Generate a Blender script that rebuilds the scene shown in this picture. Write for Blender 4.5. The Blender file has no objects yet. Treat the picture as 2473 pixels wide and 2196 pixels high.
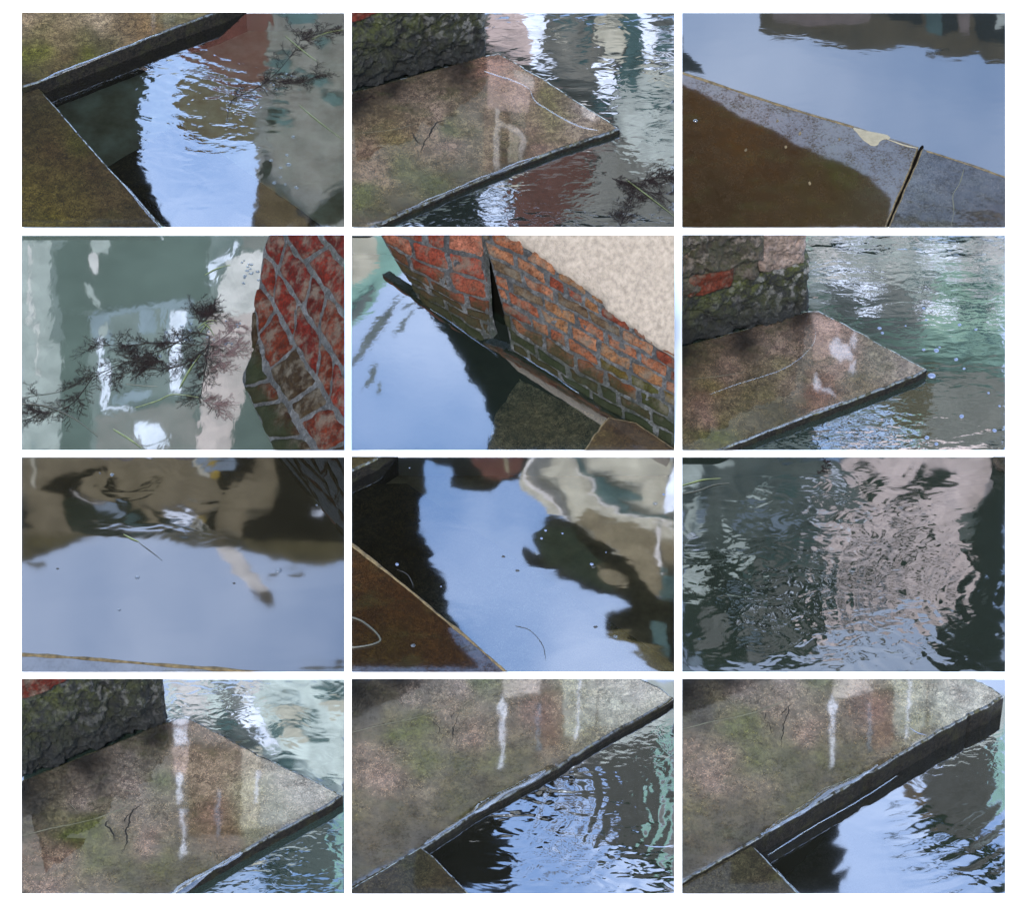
import bpy, bmesh, math, random
from mathutils import Vector, noise
random.seed(7)
SC = bpy.context.scene
COL = SC.collection
R = math.radians

# ------------------------------------------------------------------ camera
PW, PH = 2473.0, 2196.0
DIST, PX = 25.0, 0.0025                       # metres to the middle, metres per photo pixel there
PITCH = R(45)
CAM = Vector((0, -DIST*math.cos(PITCH), DIST*math.sin(PITCH)))
FWD = Vector((0, math.cos(PITCH), -math.sin(PITCH)))
UP = Vector((0, math.sin(PITCH), math.cos(PITCH)))
cam = bpy.data.cameras.new('camera'); cam_o = bpy.data.objects.new('camera', cam); COL.objects.link(cam_o)
cam_o.location = CAM; cam_o.rotation_euler = (R(90)-PITCH, 0, 0)
cam.sensor_fit = 'HORIZONTAL'; cam.sensor_width = 36
cam.lens = 36*DIST/(PW*PX); cam.clip_start = .5; cam.clip_end = 2000
SC.camera = cam_o

# ------------------------------------------------------------------ sky and sun
EXPOSURE = 2.6
SUN_ELEV, SUN_ROT = R(48), R(180+10)          # sun behind the camera, a little to the left
w = bpy.data.worlds.new("World"); SC.world = w; w.use_nodes = True
nt = w.node_tree; nt.nodes.clear()
def wn(t, **k):
    n = nt.nodes.new(t)
    for a, b in k.items(): setattr(n, a, b)
    return n
sky = wn('ShaderNodeTexSky', sky_type='NISHITA', sun_disc=False, sun_elevation=SUN_ELEV, sun_rotation=SUN_ROT)
sky.air_density = 1.0; sky.dust_density = .4; sky.ozone_density = 2.6
tc = wn('ShaderNodeTexCoord'); nz = wn('ShaderNodeTexNoise'); nz.inputs['Scale'].default_value = 9; nz.inputs['Detail'].default_value = 5
nz.inputs['Roughness'].default_value = .5
cr = wn('ShaderNodeValToRGB'); cr.color_ramp.elements[0].position = .42; cr.color_ramp.elements[1].position = .74
cr.color_ramp.elements[0].color = (0, 0, 0, 1); cr.color_ramp.elements[1].color = (.42, .42, .42, 1)
mx = wn('ShaderNodeMix', data_type='RGBA'); mx.inputs[7].default_value = (6.5, 6.9, 7.8, 1)
bg = wn('ShaderNodeBackground'); bg.inputs[1].default_value = .15; wo = wn('ShaderNodeOutputWorld')
nt.links.new(tc.outputs['Generated'], nz.inputs['Vector']); nt.links.new(nz.outputs[0], cr.inputs[0])
nt.links.new(cr.outputs[0], mx.inputs[0]); nt.links.new(sky.outputs[0], mx.inputs[6])
nt.links.new(mx.outputs[2], bg.inputs[0]); nt.links.new(bg.outputs[0], wo.inputs[0])
sun = bpy.data.lights.new('sun', 'SUN'); sun.energy = 1.3; sun.angle = R(9); sun.color = (1, .96, .9)
sun_o = bpy.data.objects.new('sun', sun); COL.objects.link(sun_o)
sd = Vector((math.sin(SUN_ROT)*math.cos(SUN_ELEV), math.cos(SUN_ROT)*math.cos(SUN_ELEV), math.sin(SUN_ELEV)))
sun_o.rotation_euler = (-sd).to_track_quat('-Z', 'Y').to_euler(); sun_o.location = (0, 0, 30)
SC.view_settings.view_transform = 'Standard'; SC.view_settings.look = 'None'
SC.view_settings.exposure = EXPOSURE; SC.view_settings.gamma = 1; SC.view_settings.use_curve_mapping = False

# ------------------------------------------------------------------ geometry of the view
def ray(px, py):
    return (FWD*DIST + Vector((1, 0, 0))*((px-PW/2)*PX) - UP*((py-PH/2)*PX)).normalized()
def on_z(px, py, z=0.0):
    d = ray(px, py); return CAM + d*((z-CAM.z)/d.z)
def on_plane(px, py, p0, n):
    d = ray(px, py); return CAM + d*((p0-CAM).dot(n)/d.dot(n))
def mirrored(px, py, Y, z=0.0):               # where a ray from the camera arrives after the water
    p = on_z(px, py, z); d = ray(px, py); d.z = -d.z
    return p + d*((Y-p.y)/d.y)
def to_px(p):
    d = p-CAM; k = DIST/d.dot(FWD)
    return PW/2 + d.x*k/PX, PH/2 - d.dot(UP)*k/PX
XS = [(52, 832), (849, 1629), (1647, 2428)]
YS = [(29, 549), (567, 1088), (1103, 1624), (1640, 2160)]
ZS = 2044/780.0
class Pool:
    def __init__(s, r, c):
        s.x0, s.x1 = XS[c]; s.y0, s.y1 = YS[r]; s.r, s.c = r, c
        a, b, cc, d = [ray(x, y) for x, y in ((s.x0, s.y0), (s.x1, s.y0), (s.x1, s.y1), (s.x0, s.y1))]
        mid = ray((s.x0+s.x1)/2, (s.y0+s.y1)/2); s.planes = []
        for e, f in ((a, b), (b, cc), (cc, d), (d, a)):
            n = e.cross(f).normalized()
            if n.dot(mid) > 0: n = -n
            s.planes.append(n)                # outward normal, plane through the camera point
    def px(s, u, v): return s.x0+u/ZS, s.y0+v/ZS
    def uv(s, p):
        x, y = to_px(p); return (x-s.x0)*ZS, (y-s.y0)*ZS
    def g(s, u, v, z=0.0): return on_z(*s.px(u, v), z)
    def pl(s, u, v, p0, n): return on_plane(*s.px(u, v), p0, n)
    def clip(s, bm):                          # the pool's own edge: cut the piece where the white border starts
        for n in s.planes:
            geom = bm.verts[:]+bm.edges[:]+bm.faces[:]
            bmesh.ops.bisect_plane(bm, geom=geom, dist=1e-6, plane_co=CAM, plane_no=n, clear_outer=True)

# ------------------------------------------------------------------ helpers
def new_obj(name, bm, mats, parent=None, label=None, cat=None, group=None, kind=None, smooth=True):
    me = bpy.data.meshes.new(name); bm.to_mesh(me); bm.free()
    for m in (mats if isinstance(mats, (list, tuple)) else [mats]): me.materials.append(m)
    if smooth:
        me.polygons.foreach_set('use_smooth', [True]*len(me.polygons))
    o = bpy.data.objects.new(name, me); COL.objects.link(o)
    if parent: o.parent = parent
    return tag(o, label, cat, group, kind)
def tag(o, label=None, cat=None, group=None, kind=None):
    if label: o['label'] = label
    if cat: o['category'] = cat
    if group: o['group'] = group
    if kind: o['kind'] = kind
    return o
def empty(name, label, cat, group=None):
    o = bpy.data.objects.new(name, None); COL.objects.link(o); o.empty_display_size = .1
    return tag(o, label, cat, group)
def lin(c):
    r = []
    for x in c:
        x /= 255.0; r.append(x/12.92 if x <= .04045 else ((x+.055)/1.055)**2.4)
    return tuple(r)
def smooth_poly(pts, closed=False, n=6):
    """Catmull-Rom through the traced points"""
    out = []; L = len(pts); rng = range(L if closed else L-1)
    P = lambda i: Vector(pts[i % L]) if closed else Vector(pts[max(0, min(L-1, i))])
    for i in rng:
        a, b, c, d = P(i-1), P(i), P(i+1), P(i+2)
        for k in range(n):
            t = k/n
            out.append(.5*((2*b)+(c-a)*t+(2*a-5*b+4*c-d)*t*t+(3*b-a-3*c+d)*t**3))
    if not closed: out.append(P(L-1))
    return out
def dense(pts, step, closed=True):
    out = []; L = len(pts)
    for i in range(L if closed else L-1):
        a, b = Vector(pts[i]), Vector(pts[(i+1) % L]); k = max(1, int((b-a).length/step))
        for j in range(k): out.append(a.lerp(b, j/k))
    if not closed: out.append(Vector(pts[-1]))
    return out
def clip_rect(pts, u0, v0, u1, v1):
    def cut(P, f, inter):
        o = []
        for i in range(len(P)):
            a, b = P[i-1], P[i]
            if f(b):
                if not f(a): o.append(inter(a, b))
                o.append(b)
            elif f(a): o.append(inter(a, b))
        return o
    def ix(x): return lambda a, b: (x, a[1]+(b[1]-a[1])*(x-a[0])/(b[0]-a[0]))
    def iy(y): return lambda a, b: (a[0]+(b[0]-a[0])*(y-a[1])/(b[1]-a[1]), y)
    P = [tuple(p) for p in pts]
    for f, i in ((lambda p: p[0] >= u0, ix(u0)), (lambda p: p[0] <= u1, ix(u1)), (lambda p: p[1] >= v0, iy(v0)), (lambda p: p[1] <= v1, iy(v1))):
        if P: P = cut(P, f, i)
    return P

# ------------------------------------------------------------------ materials
class N:
    def __init__(s, name):
        s.m = bpy.data.materials.new(name); s.m.use_nodes = True; s.t = s.m.node_tree; s.t.nodes.clear()
        s.out = s.n('ShaderNodeOutputMaterial')
        s.tc = s.n('ShaderNodeTexCoord').outputs['Object']
    def n(s, t, **k):
        x = s.t.nodes.new(t)
        for a, b in k.items(): setattr(x, a, b)
        return x
    def l(s, a, b): s.t.links.new(a, b)
    def mapping(s, scale=(1, 1, 1), rot=0, loc=(0, 0, 0)):
        m = s.n('ShaderNodeMapping'); m.inputs['Scale'].default_value = scale; m.inputs['Rotation'].default_value = (0, 0, rot)
        m.inputs['Location'].default_value = loc; s.l(s.tc, m.inputs[0]); return m.outputs[0]
    def noise(s, scale, detail=4, rough=.6, vec=None, dist=0):
        x = s.n('ShaderNodeTexNoise'); x.inputs['Scale'].default_value = scale; x.inputs['Detail'].default_value = detail
        x.inputs['Roughness'].default_value = rough; x.inputs['Distortion'].default_value = dist
        s.l(vec if vec else s.tc, x.inputs['Vector']); return x.outputs[0]
    def vor(s, scale, feat='F1', vec=None):
        x = s.n('ShaderNodeTexVoronoi', feature=feat); x.inputs['Scale'].default_value = scale
        s.l(vec if vec else s.tc, x.inputs['Vector']); return x.outputs['Distance']
    def ramp(s, v, a, b, lo=0.0, hi=1.0):
        x = s.n('ShaderNodeMapRange'); x.inputs[1].default_value = a; x.inputs[2].default_value = b
        x.inputs[3].default_value = lo; x.inputs[4].default_value = hi; s.l(v, x.inputs[0]); return x.outputs[0]
    def math(s, op, a, b=0.0):
        x = s.n('ShaderNodeMath', operation=op)
        for i, v in enumerate((a, b)):
            if isinstance(v, (int, float)): x.inputs[i].default_value = v
            else: s.l(v, x.inputs[i])
        return x.outputs[0]
    def mix(s, f, a, b, mode='MIX'):
        x = s.n('ShaderNodeMix', data_type='RGBA', blend_type=mode)
        for i, v in ((0, f), (6, a), (7, b)):
            if isinstance(v, (int, float)): x.inputs[i].default_value = v
            elif isinstance(v, tuple): x.inputs[i].default_value = v[:3]+(1,)
            else: s.l(v, x.inputs[i])
        return x.outputs[2]
    def bump(s, h, dist, strength=1.0, normal=None):
        x = s.n('ShaderNodeBump'); x.inputs['Distance'].default_value = dist; x.inputs['Strength'].default_value = strength
        s.l(h, x.inputs['Height'])
        if normal: s.l(normal, x.inputs['Normal'])
        return x.outputs[0]
    def mixs(s, f, a, b):
        x = s.n('ShaderNodeMixShader')
        if isinstance(f, (int, float)): x.inputs[0].default_value = f
        else: s.l(f, x.inputs[0])
        s.l(a, x.inputs[1]); s.l(b, x.inputs[2]); return x.outputs[0]
    def fres(s, ior, nrm=None):
        x = s.n('ShaderNodeFresnel'); x.inputs[0].default_value = ior
        if nrm: s.l(nrm, x.inputs[1])
        return x.outputs[0]
    def done(s, sh): s.l(sh, s.out.inputs[0]); return s.m

def plain(name, col, rough=.7, spec=.3, bump=0.0, var=.25, scale=6):
    k = N(name); p = k.n('ShaderNodeBsdfPrincipled'); p.inputs['Roughness'].default_value = rough
    p.inputs['Specular IOR Level'].default_value = spec
    f = k.ramp(k.noise(scale), .3, .7)
    k.l(k.mix(f, tuple(c*(1-var) for c in col), tuple(min(.95, c*(1+var)) for c in col)), p.inputs['Base Color'])
    if bump: k.l(k.bump(k.noise(scale*4), bump), p.inputs['Normal'])
    return k.done(p.outputs[0])

def water_mat(name, murk, clear, ior, waves, tint=(.8, .85, .75), film=.022):
    """waves: list of (scale, amplitude m, stretch, angle deg, (cx,cy,radius) or None, ring wavelength or None)"""
    k = N(name); nrm = None
    for (scale, amp, st, ang, area, ring) in waves:
        vec = k.mapping((scale*st, scale, scale), R(ang))
        if ring:
            mp = k.n('ShaderNodeMapping'); mp.inputs['Location'].default_value = (-ring[0], -ring[1], 0); k.l(k.tc, mp.inputs[0])
            wv = k.n('ShaderNodeTexWave', wave_type='RINGS', rings_direction='SPHERICAL'); wv.inputs['Scale'].default_value = ring[2]
            wv.inputs['Distortion'].default_value = ring[3]; wv.inputs['Detail'].default_value = 2; wv.inputs['Detail Scale'].default_value = 1.2
            k.l(mp.outputs[0], wv.inputs[0]); h = wv.outputs['Fac']
        else:
            h = k.noise(1.0, 2.0, .45, vec, .6)
        if area:
            d = k.n('ShaderNodeVectorMath', operation='DISTANCE'); k.l(k.tc, d.inputs[0]); d.inputs[1].default_value = (area[0], area[1], 0)
            h = k.math('MULTIPLY', h, k.ramp(d.outputs['Value'], area[2], area[2]*.35))
        nrm = k.bump(h, amp, 1.0, nrm)
    g = k.n('ShaderNodeBsdfGlossy'); g.inputs['Roughness'].default_value = film
    g.inputs['Color'].default_value = (.97, .98, 1, 1)
    if nrm: k.l(nrm, g.inputs['Normal'])
    d = k.n('ShaderNodeBsdfDiffuse'); cl = k.mix(k.ramp(k.noise(2.0, 3), .35, .65), tuple(c*.85 for c in murk), tuple(c*1.12 for c in murk))
    k.l(cl, d.inputs[0])
    body = d.outputs[0]
    if clear > 0:
        t = k.n('ShaderNodeBsdfTransparent'); t.inputs[0].default_value = tint+(1,)
        body = k.mixs(clear, body, t.outputs[0])
    return k.done(k.mixs(k.fres(ior, nrm), body, g.outputs[0]))

def stone_mat(name, ior=1.9, speck=.5, wetr=.022, moss=.5, sheen_lo=.35, dark=(.006, .0055, .0045), film=1.0, bmp=.00008):
    """damp stone: its own stain colour comes from the mesh attribute, over it a broken film of water"""
    k = N(name); a = k.n('ShaderNodeAttribute', attribute_name='stain_shade').outputs['Color']
    big = k.noise(7, 6, .68); fine = k.noise(70, 5, .8); mid = k.noise(26, 7, .78, dist=.4); sp = k.noise(130, 2, .6)
    c = k.mix(k.ramp(big, .40, .58), k.mix(.62, a, dark), a)
    c = k.mix(k.ramp(mid, .44, .60, .0, .85), c, k.mix(1.0, a, (1.62, 1.66, 1.52), 'MULTIPLY'))
    c = k.mix(k.ramp(k.noise(30, 6, .75, k.mapping(loc=(8, 3, 0))), .36, .50, .8, 0), c, k.mix(.8, a, dark))
    c = k.mix(k.ramp(fine, .42, .56, speck, 0), c, dark)
    c = k.mix(k.ramp(sp, .54, .62, 0, .42), c, k.mix(1.0, a, (2.6, 2.4, 2.1), 'MULTIPLY'))
    vein = k.math('ABSOLUTE', k.math('SUBTRACT', k.noise(5, 7, .62, k.mapping(loc=(1, 6, 2)), .8), .5))
    c = k.mix(k.ramp(vein, .0, .012, .75, 0), c, dark)
    c = k.mix(k.ramp(k.noise(13, 7, .8, k.mapping(loc=(4, 9, 2))), .50, .54, 0, .5), c, k.mix(.7, a, dark))
    mo = k.math('MULTIPLY', k.ramp(k.noise(4.2, 5, .6, k.mapping((1, 1.5, 1), .3, (3, 1, 0))), .52, .66), k.ramp(fine, .35, .6, .15, 1))
    c = k.mix(k.math('MULTIPLY', mo, moss), c, (.026,.028,.010))
    d = k.n('ShaderNodeBsdfDiffuse'); k.l(c, d.inputs[0])
    k.l(k.bump(k.math('ADD', fine, mid), .004, .8), d.inputs['Normal'])
    g = k.n('ShaderNodeBsdfGlossy'); g.inputs['Roughness'].default_value = wetr
    nrm = k.bump(k.noise(9, 2, .4), bmp, 1.0)
    k.l(nrm, g.inputs['Normal'])
    f = k.math('MULTIPLY', k.fres(ior), k.ramp(k.math('ADD', k.math('MULTIPLY', fine, .6), k.math('MULTIPLY', big, .4)), .40, .52, sheen_lo*.9, film*1.1))
    return k.done(k.mixs(f, d.outputs[0], g.outputs[0]))

def edge_mat(name, ior=2.2, col=(.022,.02,.013)):
    k = N(name); fine = k.noise(70, 5, .7); mid = k.noise(14, 4)
    c = k.mix(k.ramp(fine, .4, .6), tuple(x*.3 for x in col), col)
    c = k.mix(k.ramp(mid, .5, .65, 0, .7), c, (.04,.036,.014))
    d = k.n('ShaderNodeBsdfDiffuse'); k.l(c, d.inputs[0]); k.l(k.bump(fine, .004), d.inputs['Normal'])
    g = k.n('ShaderNodeBsdfGlossy'); g.inputs['Roughness'].default_value = .05
    k.l(k.bump(k.noise(45, 2), .0012), g.inputs['Normal'])
    f = k.math('MULTIPLY', k.fres(ior), k.ramp(k.noise(30, 3, .6), .40, .55, .1, 1.2))
    return k.done(k.mixs(f, d.outputs[0], g.outputs[0]))
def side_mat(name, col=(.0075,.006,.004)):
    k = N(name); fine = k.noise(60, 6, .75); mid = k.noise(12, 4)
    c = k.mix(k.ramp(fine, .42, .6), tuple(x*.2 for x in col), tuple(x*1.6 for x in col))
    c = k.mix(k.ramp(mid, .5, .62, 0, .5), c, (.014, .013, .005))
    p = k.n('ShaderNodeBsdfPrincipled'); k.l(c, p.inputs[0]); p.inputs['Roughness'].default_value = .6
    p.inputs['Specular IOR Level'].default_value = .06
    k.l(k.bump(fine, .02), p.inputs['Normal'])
    return k.done(p.outputs[0])
def rock_mat(name, base=(.035, .034, .03), moss=(.085, .09, .018), light=(.22, .20, .17), mossy=.6):
    k = N(name); big = k.noise(7, 6, .65); fine = k.noise(55, 6, .75)
    a = k.n('ShaderNodeAttribute', attribute_name='stain_shade').outputs['Color']     # r: moss growing high on the block
    sr = k.n('ShaderNodeSeparateColor'); k.l(a, sr.inputs[0])
    c = k.mix(k.ramp(big, .35, .65), tuple(x*.45 for x in base), tuple(x*1.5 for x in base))
    mo = k.math('MULTIPLY', k.ramp(k.noise(13, 6, .75), .42, .58), sr.outputs[0])
    c = k.mix(k.math('MULTIPLY', mo, mossy*1.4), c, moss)
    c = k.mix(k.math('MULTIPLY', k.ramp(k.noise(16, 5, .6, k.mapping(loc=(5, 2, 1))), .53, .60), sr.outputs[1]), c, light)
    c = k.mix(k.ramp(fine, .36, .52, .75, 0), c, (.006, .006, .004))
    c = k.mix(k.ramp(k.vor(60), .05, .12, .5, 0), c, (.25, .24, .18))
    p = k.n('ShaderNodeBsdfPrincipled'); k.l(c, p.inputs[0]); p.inputs['Roughness'].default_value = .5
    p.inputs['Specular IOR Level'].default_value = .14
    k.l(k.bump(k.math('ADD', fine, k.math('MULTIPLY', k.vor(28), .6)), .022), p.inputs['Normal'])
    return k.done(p.outputs[0])
def brick_mat(name, alg=.9):
    k = N(name); a = k.n('ShaderNodeAttribute', attribute_name='stain_shade').outputs['Color']
    fine = k.noise(60, 6, .75); mid = k.noise(16, 5, .65); pit = k.vor(75)
    c = k.mix(k.ramp(mid, .35, .65), k.mix(1.0, a, (.50, .42, .36), 'MULTIPLY'), k.mix(1.0, a, (1.2, 1.15, 1.05), 'MULTIPLY'))
    c = k.mix(k.ramp(fine, .40, .52, .65, 0), c, (.012, .008, .006))
    c = k.mix(k.ramp(fine, .62, .75, 0, .4), c, (.16, .09, .06))
    c = k.mix(k.ramp(pit, .06, .16, .7, 0), c, (.01, .006, .005))
    c = k.mix(k.ramp(k.noise(9, 6, .7, k.mapping(loc=(2, 8, 0))), .47, .62, 0, .7), c, (.060, .050, .036))
    sz = k.n('ShaderNodeSeparateXYZ'); k.l(k.tc, sz.inputs[0])
    al = k.ramp(k.math('ADD', k.ramp(sz.outputs[2], .0, .34, 1, 0), k.math('MULTIPLY', k.noise(8, 6, .7), 1.2)), .95, 1.3)
    c = k.mix(k.math('MULTIPLY', al, alg), c, (.009, .011, .005))
    p = k.n('ShaderNodeBsdfPrincipled'); k.l(c, p.inputs[0]); p.inputs['Roughness'].default_value = .8
    p.inputs['Specular IOR Level'].default_value = .02
    k.l(k.bump(k.math('ADD', k.math('SUBTRACT', fine, k.ramp(pit, .05, .2, .5, 0)), mid), .015), p.inputs['Normal'])
    return k.done(p.outputs[0])

M = {}
M['white'] = plain('white_paint', (.9, .9, .9), .8, .1, var=.01)
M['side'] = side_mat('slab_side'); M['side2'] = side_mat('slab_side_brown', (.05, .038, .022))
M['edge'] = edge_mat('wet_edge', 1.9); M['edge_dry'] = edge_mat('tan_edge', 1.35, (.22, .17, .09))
M['rock'] = rock_mat('mossy_rock', (.0055, .0052, .0045), (.030, .032, .006), (.13, .12, .11)); M['rubble'] = rock_mat('mossy_rubble', (.022, .016, .011), (.018, .018, .006), (.09, .07, .055), .8)
M['pinkstone'] = rock_mat('pink_stone', (.11, .075, .058), (.025, .025, .01), (.22, .17, .15), .35)
M['redbrick'] = brick_mat('red_brick')
M['mortar'] = rock_mat('mortar', (.032, .030, .027), (.014, .017, .008), (.07, .068, .064), .7)
M['plaster'] = plain('lime_plaster', (.165, .132, .100), .95, .05, bump=.012, var=.28, scale=30)
M['weed'] = plain('seaweed_brown', (.007,.0035,.0025), .6, .1, var=.4, scale=30)
M['weedred'] = plain('seaweed_under', (.06,.033,.028), .6, .3, var=.3, scale=30)
M['grass'] = plain('eelgrass', (.06,.07,.015), .4, .5, var=.4, scale=30)
M['grassdark'] = plain('eelgrass_dark', (.02,.018,.008), .4, .5, var=.4, scale=30)
M['crack'] = plain('crack_dirt', (.006,.006,.005), .9, .1)
M['scratch'] = plain('pale_scratch', (.055,.053,.036), .9, .1)
M['chip'] = plain('fresh_stone', (.13,.11,.07), .8, .2, bump=.006, var=.15, scale=30)
M['tan'] = plain('tan_lichen', (.06,.042,.018), .8, .2, bump=.008, var=.6, scale=26)
M['debris'] = plain('debris', (.01,.009,.007), .6, .3)
M['foam'] = plain('foam', (.055,.07,.11), .3, .6, var=.1)
kb = N('bubble_water'); gg = kb.n('ShaderNodeBsdfGlossy'); gg.inputs['Roughness'].default_value = .02
tt = kb.n('ShaderNodeBsdfTransparent'); lw = kb.fres(1.9)
M['bubble'] = kb.done(kb.mixs(lw, tt.outputs[0], gg.outputs[0]))
kb = N('water_ridge'); gg = kb.n('ShaderNodeBsdfGlossy'); gg.inputs['Roughness'].default_value = .05
tt = kb.n('ShaderNodeBsdfTransparent'); kb.l(kb.bump(kb.noise(30, 2), .0006), gg.inputs['Normal'])
M['ridge'] = kb.done(kb.mixs(.2, tt.outputs[0], gg.outputs[0]))

# ------------------------------------------------------------------ the white ground with its twelve pools
GZ = 0.004
def build_ground():
    bm = bmesh.new()
    xs = [None]+[x for p in XS for x in p]+[None]; ys = [None]+[y for p in YS for y in p]+[None]
    BIG = 300.0
    V = {}
    for i, x in enumerate(xs):
        for j, y in enumerate(ys):
            yy = y if y is not None else (ys[1] if j == 0 else ys[-2])
            xx = x if x is not None else (xs[1] if i == 0 else xs[-2])
            p = on_z(xx, yy, GZ)
            if x is None: p.x = -BIG if i == 0 else BIG
            if y is None: p.y = BIG if j == 0 else -BIG
            V[i, j] = bm.verts.new(p)
    low = {}
    for i in range(len(xs)-1):
        for j in range(len(ys)-1):
            hole = i % 2 == 1 and j % 2 == 1
            q = [V[i, j], V[i, j+1], V[i+1, j+1], V[i+1, j]]
            if not hole: bm.faces.new(q)
            else:
                b = [bm.verts.new(v.co-Vector((0, 0, .5))) for v in q]
                for a in range(4): bm.faces.new([q[a-1], q[a], b[a], b[a-1]])
    bmesh.ops.recalc_face_normals(bm, faces=bm.faces)
    new_obj('ground', bm, M['white'], kind='structure', smooth=False)
build_ground()

def sheet(P, name, mat, z, poly=None, step=None, parent=None, stain_shade=None, **k):
    bm = bmesh.new(); m = 30
    pts = poly or [(-m, -m), (2044+m, -m), (2044+m, 1363+m), (-m, 1363+m)]
    bm.faces.new([bm.verts.new(P.g(u, v, z)) for u, v in pts])
    bmesh.ops.recalc_face_normals(bm, faces=bm.faces)
    if bm.faces[0].normal.z < 0: bmesh.ops.reverse_faces(bm, faces=bm.faces)
    P.clip(bm)
    if step: grid_cut(bm, step)
    if stain_shade: paint(bm, P, stain_shade)
    return new_obj(name, bm, mat, parent, smooth=False, **k)
def grid_cut(bm, step):
    for ax in (0, 1):
        lo = min(v.co[ax] for v in bm.verts); hi = max(v.co[ax] for v in bm.verts)
        n = Vector((1, 0, 0)) if ax == 0 else Vector((0, 1, 0)); x = lo+step
        while x < hi:
            co = Vector((0, 0, 0)); co[ax] = x
            bmesh.ops.bisect_plane(bm, geom=bm.verts[:]+bm.edges[:]+bm.faces[:], dist=1e-6, plane_co=co, plane_no=n); x += step
DAMP = .60
def paint(bm, P, samples, gain=.5):
    """samples: (u, v, (r,g,b)) stain and painted reflection colours of the stone in photo values"""
    lay = bm.verts.layers.float_color.get('stain_shade') or bm.verts.layers.float_color.new('stain_shade')
    S = [(u, v, tuple(x**1.12*1.22*(.55 if sum(c) < 172 and len(samples) > 12 else 1) for x in lin(c))) for u, v, c in samples]  # dark samples lowered further, deepening the painted wall reflection
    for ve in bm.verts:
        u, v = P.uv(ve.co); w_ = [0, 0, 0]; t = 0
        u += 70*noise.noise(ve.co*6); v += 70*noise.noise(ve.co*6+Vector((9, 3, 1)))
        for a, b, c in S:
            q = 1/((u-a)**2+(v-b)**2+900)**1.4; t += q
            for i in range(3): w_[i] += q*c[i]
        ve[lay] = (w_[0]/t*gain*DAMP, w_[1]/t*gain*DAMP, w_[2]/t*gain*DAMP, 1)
def slab(P, pts, h, top, samples, name='stone_slab', side=None, edge=None, r=.012, rough=.003, tilt=None, gain=.5, parent=None, depth=.35, step=.05, **k):
    """a stone slab: worn outline, rounded arris, side faces down under the water"""
    n0 = [P.g(u, v, h) for u, v in pts]
    ring = [Vector((p.x, p.y)) for p in dense([Vector((p.x, p.y)) for p in n0], .02)]
    area = sum(ring[i-1].x*ring[i].y-ring[i].x*ring[i-1].y for i in range(len(ring)))
    if area < 0: ring.reverse()
    L = len(ring); out = []
    for i in range(L):
        t = (ring[(i+2) % L]-ring[i-2]).normalized(); nn = Vector((t.y, -t.x)); p = ring[i]
        q = Vector((p.x, p.y, 0)); d = rough*(noise.noise(q*9)*1.6+noise.noise(q*34)*.9)
        c = noise.noise(q*13+Vector((4, 4, 4)))
        if c > .42: d -= (c-.42)*rough*9
        out.append((p+nn*d, nn))
    prof = [(0, -depth), (0, -r*1.1), (-r*.12, -r*.45), (-r*.45, -r*.12), (-r*1.1, 0)]
    cx = sum(p.x for p, _ in out)/L; cy = sum(p.y for p, _ in out)/L
    def Z(x, y): return h + (tilt[0]*(x-cx)+tilt[1]*(y-cy) if tilt else 0)
    bm = bmesh.new(); rows = []
    for o, dz in prof:
        rows.append([bm.verts.new((p.x+nn.x*o, p.y+nn.y*o, Z(p.x, p.y)+dz)) for p, nn in out])
    for j in range(len(prof)-1):
        for i in range(L):
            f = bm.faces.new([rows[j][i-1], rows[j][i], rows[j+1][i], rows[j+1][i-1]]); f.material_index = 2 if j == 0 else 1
    f = bm.faces.new(rows[-1]); f.material_index = 0
    bmesh.ops.recalc_face_normals(bm, faces=bm.faces)
    bmesh.ops.triangulate(bm, faces=[f])
    P.clip(bm); grid_cut(bm, step); paint(bm, P, samples, gain)
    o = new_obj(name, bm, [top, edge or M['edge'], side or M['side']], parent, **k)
    for pl_ in o.data.polygons: pl_.use_smooth = pl_.material_index != 0
    return o
def strip(P, pts, width, z, mat, name, parent=None, h=.001, wob=.3, taper=True, sm=5, **k):
    """a thin raised line (crack, scratch, rim) lying on a surface; width in metres"""
    c = smooth_poly(pts, n=sm*2); bm = bmesh.new(); rows = []
    W = [P.g(p[0], p[1], z) for p in c]; L = len(W)
    jit = {'crack': .012, 'scratch': .003}.get(name, .002)
    W = [p+Vector((noise.noise(p*16)+.6*noise.noise(p*60), noise.noise(p*16+Vector((5, 1, 2)))+.6*noise.noise(p*60+Vector((5, 1, 2))), 0))*jit for p in W]
    for i, p in enumerate(W):
        t = (W[min(L-1, i+1)]-W[max(0, i-1)]).normalized(); nn = Vector((-t.y, t.x, 0))
        w_ = width*max(.12, 1+wob*(noise.noise(p*5)*1.6+noise.noise(p*14)))*(min(1, min(i, L-1-i)/8+.1) if taper else 1)
        rows.append([bm.verts.new(p+nn*w_*.5), bm.verts.new(p+nn*w_*.2+Vector((0, 0, h))), bm.verts.new(p-nn*w_*.2+Vector((0, 0, h))), bm.verts.new(p-nn*w_*.5)])
    for i in range(L-1):
        for j in range(3): bm.faces.new([rows[i][j], rows[i+1][j], rows[i+1][j+1], rows[i][j+1]])
    bmesh.ops.recalc_face_normals(bm, faces=bm.faces)
    if sum(f.normal.z for f in bm.faces) < 0: bmesh.ops.reverse_faces(bm, faces=bm.faces)
    P.clip(bm)
    return new_obj(name, bm, mat, parent, **k)
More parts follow.
